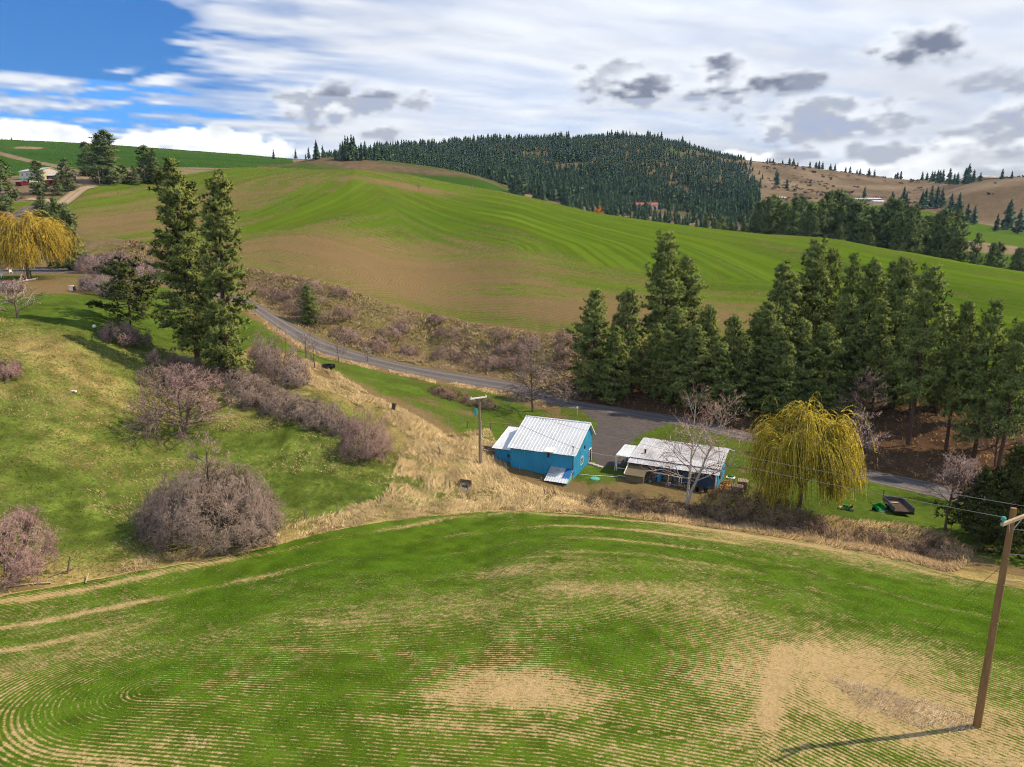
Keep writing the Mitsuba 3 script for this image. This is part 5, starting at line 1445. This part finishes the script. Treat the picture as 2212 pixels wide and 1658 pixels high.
single('overhead_wire', wire_path(sag_wire(mast, Hs.w(-.3, 1.2, 2.45), .35), .02), 'm_wire', 'service wire between the barn corner mast and the house', 'wire')
off = np.array([66.0, 19.0, 21.0])
for a, lb in ((ins[1], 'overhead wire leaving the foreground pole to the right, from its crossarm end'), (pt - [0, .1, .9], 'overhead wire leaving the foreground pole to the right, below the crossarm'), (pt - [0, .1, 2.0], 'pale cable leaving the foreground pole to the right at mid height'), (pt - [0, .1, 3.2], 'lowest cable leaving the foreground pole to the right')):
    single('overhead_wire', wire_path(sag_wire(a, off - [0, 0, (pt - a)[2]], .8), .012 if a is ins[1] else .014), 'm_wire', lb, 'wire')
gq = hit(2075, 1300)
single('guy_wire', wire_path([pt - [.1, 0, 2.6], (pt + gq) / 2 - [.05, 0, 1.3], gq], .012), 'm_grey_paint', 'thin guy wire slanting down to the left from the foreground pole', 'wire')
for vx, vb, vt, lb in ((216, 401, 363, 'distant pale utility pole by the gravel track below the pines at the left'), (1020, 411, 398, 'thin utility pole on the brown knoll'), (905, 409, 398, 'thin utility pole on the knoll left of the other one')):
    q = hit(vx, vb)
    t = at(vx, vt, q[1])[2]
    P = Place(name('utility_pole'), [0, 0, 0], 0)
    say(P.key, lb, 'utility pole')
    P.put('shaft', rod(q - [0, 0, .5], [q[0], q[1], t], .22 if vx < 300 else .28, .16), 'm_pole_grey')
    P.put('crossarm', box(q[0] - 1.1, q[0] + 1.1, q[1] - .08, q[1] + .08, t - .7, t - .5), 'm_pole_grey')

# ------------------------------------------------------------------ fence posts and small things on the ground
POSTS = ((774, 1097, 1.15), (823, 1092, 1.15), (932, 1067, 1.0), (963, 1047, 1.1), (971, 1060, 1.2), (950, 984, 1.4), (729, 1110, 1.1), (660, 1122, 1.1), (600, 1140, 1.05))
for k, (vx, vb, h) in enumerate(sorted(POSTS)):
    q = hit(vx, vb)
    l = gr.normal(0, .06, 2)
    single('fence_post', rod(q - [0, 0, .3], q + [l[0], l[1], h], .055, .05), 'm_grey_wood', f'weathered wooden fence post below the pasture, {nth(k)} from the left', 'fence post', 'fence posts below the pasture')
for k, (vx, vb) in enumerate(((887, 889), (912, 901), (925, 906), (937, 912), (969, 925), (1000, 918))):
    q = hit(vx, vb)
    single('steel_stake', rod(q - [0, 0, .3], q + [0, 0, 1.35], .03), 'm_steel', f'thin steel fence stake along the mown strip behind the dry grass, {nth(k)} from the left', 'fence post', 'steel stakes along the mown strip')
q = hit(143, 1240)
single('leaning_post', rod(q - [0, 0, .3], q + [.42, .1, 1.35], .075, .06), 'm_grey_wood', 'dark fence post leaning to the right at the lower left field corner', 'fence post')
q0, q1 = hit(10, 1272), hit(110, 1262)
single('fallen_log', wire_path([q0 + [0, 0, .1], (q0 + q1) / 2 + [0, .1, .12], q1 + [0, 0, .12]], .07), 'm_pale_wood', 'long bleached log lying at the lower left field corner', 'log')
q0, q1 = hit(105, 1250), hit(160, 1232)
single('fallen_log', wire_path([q0 + [0, 0, .1], q1 + [0, 0, .16]], .05), 'm_grey_wood', 'short grey log beside the leaning post', 'log')
q0, q1 = hit(185, 1262), hit(192, 1248)
single('fallen_log', wire_path([q0 + [0, 0, .06], q1 + [0, 0, .3]], .05), 'm_pale_wood', 'stub of pale wood right of the leaning post', 'log')
q = hit(158, 848)
single('white_board', box(-.45, .45, -.12, .12, 0, .16).apply_transform(trimesh.transformations.rotation_matrix(-.25, [0, 0, 1])).apply_translation(q), 'm_white_paint', 'small white board lying in the upper pasture at the left', 'board')  # a plain white board lying on the slope
q = hit(849, 888)
single('stump_board', cat(box(-.26, .26, -.05, .05, -.2, 1.1)).apply_transform(trimesh.transformations.rotation_matrix(.18, [0, 1, 0])).apply_translation(q), 'm_dark_wood', 'dark tilted board standing at the edge of the mown strip', 'board')
# tent-like shelter in the dry grass
q = hit(1003, 1054) - [0, 0, .45]
P = Place(name('animal_shelter'), q, -20)
P.m[:3, :3] *= .8
say(P.key, 'small dark shelter with a pale front sunk in the dry grass left of the barn', 'shelter')
P.put('roof', prism([(-.7, .9), (.9, 1.35), (.9, 1.4), (-.7, .95)], -1.0, .75), 'm_dark')
P.put('wall', prism([(.0, -.2), (.86, -.2), (.86, 1.3), (.0, 1.05)], -.95, .7), 'm_dark')
P.put('front_sheet', cat(prism([(-.95, .25), (-.55, .92), (-.55, .95), (-.98, .28)], -.7, .8)), 'm_white_paint')
for x in (-1.0, .85):
    P.put('post', box(x - .05, x + .05, -.75, -.63, -.3, 1.6), 'm_grey_wood')
# tractor tyre
q = hit(706, 796)
P = Place(name('tractor_tyre'), q, 0)
say(P.key, 'big black tractor tyre lying flat on the mown strip under the orchard trees', 'tyre')
a = np.linspace(0, 2 * np.pi, 17)
P.put('tread', trimesh.creation.revolve(np.c_[1.0 + .30 * np.cos(a), .30 + .30 * np.sin(a)], sections=36), 'm_black_rubber', smooth=40)
for k in range(18):
    t = k / 18 * 2 * math.pi
    m = box(1.24, 1.36, -.09, .09, .06, .54).apply_transform(trimesh.transformations.rotation_matrix(.5 * (-1) ** k, [1, 0, 0], [1.3, 0, .3])).apply_transform(trimesh.transformations.rotation_matrix(t, [0, 0, 1]))
    P.put('lug', m, 'm_black_rubber')
# utility trailer
q = hit(1952, 1116)
P = Place(name('utility_trailer'), q, -8)
say(P.key, 'dark grey flatbed utility trailer with plank floor parked on the lawn', 'trailer')
P.put('chassis', cat(box(-1.0, 1.0, 0, 3.3, .42, .50)), 'm_grey_paint')
for k in range(10):
    P.put('plank', box(-.93 + k * .187, -.93 + k * .187 + .175, .02, 3.28, .502, .54), 'm_dark_wood')
for x in (-1.03, .97):
    P.put('side_panel', box(x, x + .06, 0, 3.3, .5, .98), 'm_grey_paint')
P.put('front_panel', box(-.97, .97, 3.24, 3.3, .5, .98), 'm_grey_paint')
P.put('tailgate', box(-1.0, 1.0, -.07, -.01, .25, .52), 'm_dark')
for x in (-1.12, 1.12):
    wq = P.put('wheel', rod((x - .1, 1.7, .33), (x + .1, 1.7, .33), .33, None, 20), 'm_black_rubber', smooth=40)
    P.put('rim', rod((x - .11 if x < 0 else x + .10, 1.7, .33), (x - .115 if x < 0 else x + .115, 1.7, .33), .18, None, 14), 'm_steel', wq)
    P.put('mudguard', prism([(1.25, .62), (1.4, .74), (2.0, .74), (2.15, .62), (2.15, .65), (2.02, .78), (1.38, .78), (1.25, .65)], x - .14, x + .14), 'm_grey_paint')
P.put('drawbar', cat(rod((-.5, 3.3, .45), (0, 4.4, .42), .04), rod((.5, 3.3, .45), (0, 4.4, .42), .04)), 'm_grey_paint')
P.put('spare_board', box(-.5, .25, 2.2, 2.5, .56, .64), 'm_pale_wood')
P.put('upright', box(-1.03, -.95, 3.2, 3.3, .98, 1.7), 'm_grey_paint')
q = hit(1897, 1103)
P = Place(name('garden_cart'), q, 25)
say(P.key, 'green tipped garden cart left of the trailer on the lawn', 'cart')
tub = cat(box(-.55, .55, -.4, .4, .2, .26), box(-.55, -.5, -.4, .4, .26, .62), box(.5, .55, -.4, .4, .26, .62), box(-.5, .5, .35, .4, .26, .62))
P.put('tub', tub.apply_transform(trimesh.transformations.rotation_matrix(.35, [1, 0, 0], [0, 0, .2])), 'm_green')
P.put('tailgate', box(-.5, .5, -.78, -.42, .06, .10), 'm_grey_paint')
for x in (-.62, .62):
    P.put('wheel', rod((x - .05, .1, .2), (x + .05, .1, .2), .2, None, 14), 'm_black_rubber', smooth=40)
P.put('handle', rod((0, .45, .3), (0, 1.2, .55), .025), 'm_dark')
q = hit(1832, 1102)
P = Place(name('play_tractor'), q, -30)
say(P.key, 'small green ride-on toy with pale wheels left of the cart', 'toy')
P.put('body', cat(box(-.55, .55, -.18, .18, .16, .36), box(-.5, .0, -.16, .16, .36, .52)), 'm_green')
P.put('seat', cat(box(.12, .42, -.15, .15, .36, .44), box(.38, .44, -.15, .15, .44, .68)), 'm_black_rubber')
for x, y in ((-.4, -.24), (-.4, .24), (.36, -.26), (.36, .26)):
    P.put('wheel', rod((x, y - .05, .16), (x, y + .05, .16), .16 if x < 0 else .2, None, 12), 'm_pale_wood', smooth=40)
P.put('loader_arm', box(-.95, -.55, -.3, .3, .06, .2), 'm_pale_wood')
# markers by the driveway
for vx, vb, h, lb in ((1247, 897, 1.1, 'short white marker post beside the driveway behind the barn'), (1523, 955, 1.3, 'white mailbox-like post beside the road behind the house')):
    q = hit(vx, vb)
    P = Place(name('marker_post'), q, 0)
    say(P.key, lb, 'post')
    P.put('post', box(-.06, .06, -.06, .06, -.3, h), 'm_white_paint')
    P.put('cap', box(-.12, .12, -.14, .14, h + .002, h + .22), 'm_white_paint')

# ------------------------------------------------------------------ the garden and farm at the left
q = hit(168, 586)
P = Place(name('orange_shed'), q, -12)
say(P.key, 'tiny orange-brown wooden shed beside the lane under the left pines', 'shed')
P.put('wall', box(-.85, .85, 0, 1.4, -.3, 1.15), 'm_firewood')
P.put('roof', prism([(-.2, 1.2), (-.2, 1.28), (1.6, 1.5), (1.6, 1.42)], -1.0, 1.0), 'm_pale_wood')
P.put('opening', box(-.2, .5, -.03, .0 - .002, .0, .8), 'm_dark')
for vx, vb, s, lb in ((4, 583, 1.0, 'stacked tan lumber pile at the left edge behind the garden'), (13, 582, .75, 'smaller lumber pile right of the stacked one at the left edge')):
    q = hit(vx, vb)
    P = Place(name('lumber_pile'), q, -5)
    say(P.key, lb, 'lumber')
    for r_ in range(4):
        for c_ in range(3):
            P.put('beam', box(-.9 * s, .9 * s, c_ * .42, c_ * .42 + .36, r_ * .42 * s, r_ * .42 * s + .36 * s), 'm_pale_wood' if (r_ + c_) % 3 else 'm_firewood')
# stone edged flower bed
pts = [hit(*v_)[:2] for v_ in ((11, 611), (24, 617), (40, 612), (56, 608), (70, 606), (82, 602))]
P = Place(name('flower_bed'), [0, 0, 0], 0)
say(P.key, 'curved stone-edged flower bed on the garden terrace at the left', 'flower bed')
for k in range(len(pts) - 1):
    n_ = 5
    for t in range(n_):
        c = pts[k] * (1 - t / n_) + pts[k + 1] * t / n_
        m = trimesh.creation.icosphere(1, .26).apply_scale([lr.uniform(.9, 1.3), lr.uniform(.8, 1.1), lr.uniform(.6, .9)]).apply_translation([c[0], c[1], ground(*c) + .12])
        P.put('stone', m, 'm_stone')
q = hit(54, 606)
single('flower_pot', trimesh.creation.revolve([(0, 0), (.3, 0), (.42, .7), (.46, .72), (.46, .8), (.38, .8), (.36, .7), (0, .7)], sections=16).apply_translation(q), 'm_terracotta', 'round terracotta pot in the stone-edged flower bed', 'pot', smooth=40)
q = hit(68, 603)
single('painted_post', rod(q - [0, 0, .2], q + [0, 0, 1.7], .11), 'm_green', 'light green post at the right end of the flower bed', 'post')
q = hit(53, 597)
P = Place(name('garden_lamp'), q, 0)
say(P.key, 'dark lamp post with a lantern behind the flower bed', 'lamp')
P.put('post', rod([0, 0, -.2], [0, 0, 1.3], .05), 'm_dark')
P.put('lantern', box(-.16, .16, -.16, .16, 1.3, 1.7), 'm_steel')
for k, (vx, vb, lb) in enumerate(((3, 601, 'white garden chair at the left edge of the terrace'), (24, 592, 'white garden chair further back on the terrace'))):
    q = hit(vx, vb)
    P = Place(name('garden_chair'), q, 40 * k)
    say(P.key, lb, 'chair')
    P.put('seat', box(-.3, .3, -.3, .3, .42, .47), 'm_white_paint')
    P.put('backrest', box(-.3, .3, .27, .32, .47, .95), 'm_white_paint')
    for x in (-.26, .26):
        for y in (-.26, .26):
            P.put('leg', box(x - .03, x + .03, y - .03, y + .03, 0, .42), 'm_white_paint')
q = hit(157, 628)
P = Place(name('white_box'), q, 10)  # a small white box, its use unknown
say(P.key, 'small white box with a dark side on the bright lawn at the left', 'box')
P.put('body', box(-.45, .2, -.3, .3, 0, .85), 'm_white_paint')
P.put('lid', box(-.5, .25, -.35, .35, .852, .92), 'm_white_paint')
P.put('dark_side', box(.2, .45, -.28, .28, .0, .75), 'm_red_wood')  # plain dark block for the darker side of the box
q = hit(204, 710)
single('white_ball', trimesh.creation.icosphere(3, .28).apply_translation(q + [0, 0, .26]), 'm_white_paint', 'small white ball at the lower edge of the bright lawn', 'ball', smooth=True)


def far_building(nm, vx, vb, L, Dp, h, rise, deg, wall_m, roof_m, label, nw=3, door=True, cat_='building'):
    q = hit(vx, vb)
    P = Place(name(nm), q, deg)
    say(P.key, label, cat_)
    wk = P.put('wall', prism([(0, -2.5), (Dp, -2.5), (Dp, h), (Dp / 2, h + rise - .05), (0, h)], -L / 2, L / 2), wall_m)
    P.put('roof', cat(prism([(-.4, h - .12), (-.4, h + .06), (Dp / 2, h + rise + .1), (Dp / 2, h + rise - .08)], -L / 2 - .3, L / 2 + .3), prism([(Dp / 2, h + rise - .08), (Dp / 2, h + rise + .1), (Dp + .4, h + .06), (Dp + .4, h - .12)], -L / 2 - .3, L / 2 + .3)), roof_m)
    for k in range(nw):
        c = -L / 2 + L * (k + .6) / (nw + .4)
        P.put('window', box(c - .5, c + .5, -.04, -.003, h * .42, h * .78), 'm_glass')
    if door:
        P.put('door', box(-L / 2 + L * .9 - .5, -L / 2 + L * .9 + .5, -.04, -.003, 0, min(2.1, h * .85)), 'm_dark')
    return P


far_building('farm_shed', 66, 388, 17, 9, 3.6, 1.6, -28, 'm_cream', 'm_old_roof', 'long cream farm shed with grey metal roof under the green hill at the left', 4)
far_building('farm_shed', 54, 399, 7, 5, 2.4, .5, -25, 'm_cream', 'm_green_roof', 'low pale shed with green roof in front of the long cream shed', 1)
far_building('farm_shed', 118, 396, 9, 7, 3.2, 1.2, -20, 'm_dark_wood', 'm_old_roof', 'dark farm building with silver roof right of the long cream shed', 2)
far_building('farm_shed', 105, 400, 6, 4, 1.9, .7, -25, 'm_red_wood', 'm_red_roof', 'small red-roofed shed in front of the dark farm building', 1)
far_building('farm_shed', 40, 402, 4, 3, 1.6, .5, -30, 'm_red_wood', 'm_red_roof', 'little red-roofed hutch left of the green-roofed shed', 0)
far_building('hilltop_house', 836, 347, 20, 9, 4.5, 2, -6, 'm_white_paint', 'm_grey_paint', 'white house with dark roof at the edge of the trees on the knoll skyline', 3, cat_='house')
far_building('lodge', 1383, 451, 34, 10, 3.4, 2.4, -4, 'm_cream', 'm_red_roof', 'long low building with red roof at the foot of the forested hill', 6)
far_building('farmhouse', 1166, 408, 13, 8, 4.2, 2.0, -15, 'm_slate', 'm_grey_paint', 'bluish-grey house among the trees above the crest of the wheat hill', 2, cat_='house')
far_building('trailer_home', 1628, 499, 12, 4, 2.8, .5, -4, 'm_white_paint', 'm_old_roof', 'white trailer home peeking over the wheat hill left of the conifer belt', 2, cat_='trailer home')
far_building('valley_barn', 1868, 436, 40, 10, 3.0, 1.8, -8, 'm_grey_wood', 'm_old_roof', 'long silver-roofed farm building in the far valley', 4)
far_building('valley_barn', 1900, 442, 16, 9, 3.5, 1.8, 12, 'm_cream', 'm_old_roof', 'pale farm building right of the long silver roof in the far valley', 2)
far_building('valley_barn', 1936, 441, 10, 8, 3, 1.5, -20, 'm_white_paint', 'm_old_roof', 'small white outbuilding at the right end of the valley farm', 1)
far_building('ridge_house', 2140, 388, 26, 11, 2.6, 3.6, 10, 'm_grey_wood', 'm_grey_paint', 'dark wide house on the crest of the bare brown hill at the right', 3, cat_='house')
far_building('garden_shed', 1690, 433, 10, 7, 3, 1.5, 5, 'm_cream', 'm_old_roof', 'grey shed among trees below the dry ridge', 1, cat_='shed')


def lane(key, pts, width, label, mat='m_lane'):
    """A track laid on the ground."""
    c = np.array([hit(*v_)[:2] for v_ in pts])
    s = np.r_[0, np.cumsum(np.hypot(*np.diff(c, axis=0).T))]
    t = np.linspace(0, s[-1], max(12, int(s[-1] / 3)))
    xy = np.c_[PchipInterpolator(s, c[:, 0])(t), PchipInterpolator(s, c[:, 1])(t)]
    d = unit(np.gradient(xy, axis=0))
    nrm = np.c_[-d[:, 1], d[:, 0]]
    cols = np.linspace(-.5, .5, 7)
    v = []
    for k in cols:
        q = xy + nrm * (k * width)
        z = gaussian_filter1d(height(q[:, 0], q[:, 1]), 1.0)
        v.append(np.c_[q, np.maximum(z, height(q[:, 0], q[:, 1])) + .16])
    v = np.stack(v, 1)
    n, m = v.shape[:2]
    i = np.arange(n * m).reshape(n, m)
    a, b, c_, d_ = i[:-1, :-1].ravel(), i[:-1, 1:].ravel(), i[1:, 1:].ravel(), i[1:, :-1].ravel()
    uv = np.stack([np.broadcast_to(cols + .5, (n, m)), np.broadcast_to(t[:, None], (n, m))], -1).reshape(-1, 2)
    scene[key] = mikit.ply((v.reshape(-1, 3), np.vstack([np.c_[a, b, c_], np.c_[a, c_, d_]])), mat, True, uv=uv)
    say(key, label, kind='structure')


def f_lane(p, n, uv):
    tr = dr.exp(-dr.square((uv.x - .3) / .1)) + dr.exp(-dr.square((uv.x - .7) / .1))
    return mix(mix((.32, .255, .17), (.24, .185, .12), fbm(p.x, p.y)), (.40, .345, .28), tr * .6)


scene['m_lane'] = diffuse(proc(f_lane))
lane('upper_road', [(22, 494), (34, 478), (52, 464), (76, 450), (100, 444)], 7.0, 'grey road bend below the farm at the left', 'm_road')
lane('gravel_track', [(126, 446), (140, 436), (152, 427), (166, 416), (182, 408), (198, 404)], 6.0, 'pale gravel track curving up beside the brown field')
lane('farm_drive', [(60, 431), (85, 432), (110, 440), (126, 446)], 5.0, 'tan farm drive joining the road bend')

# ------------------------------------------------------------------ the air between here and the far hills
scene['haze_air'] = {'type': 'homogeneous', 'albedo': rgb(.93, .95, .97), 'sigma_t': rgb(.000022, .000032, .00005)}
scene['haze'] = {'type': 'cube', 'to_world': T().translate([0, 3300, 100]).scale([9000, 3900, 175]), 'bsdf': {'type': 'null'}, 'interior': {'type': 'ref', 'id': 'haze_air'}}
scene['camera']['medium'] = {'type': 'ref', 'id': 'haze_air'}
say('haze', 'thin air haze over the hills', kind='stuff')
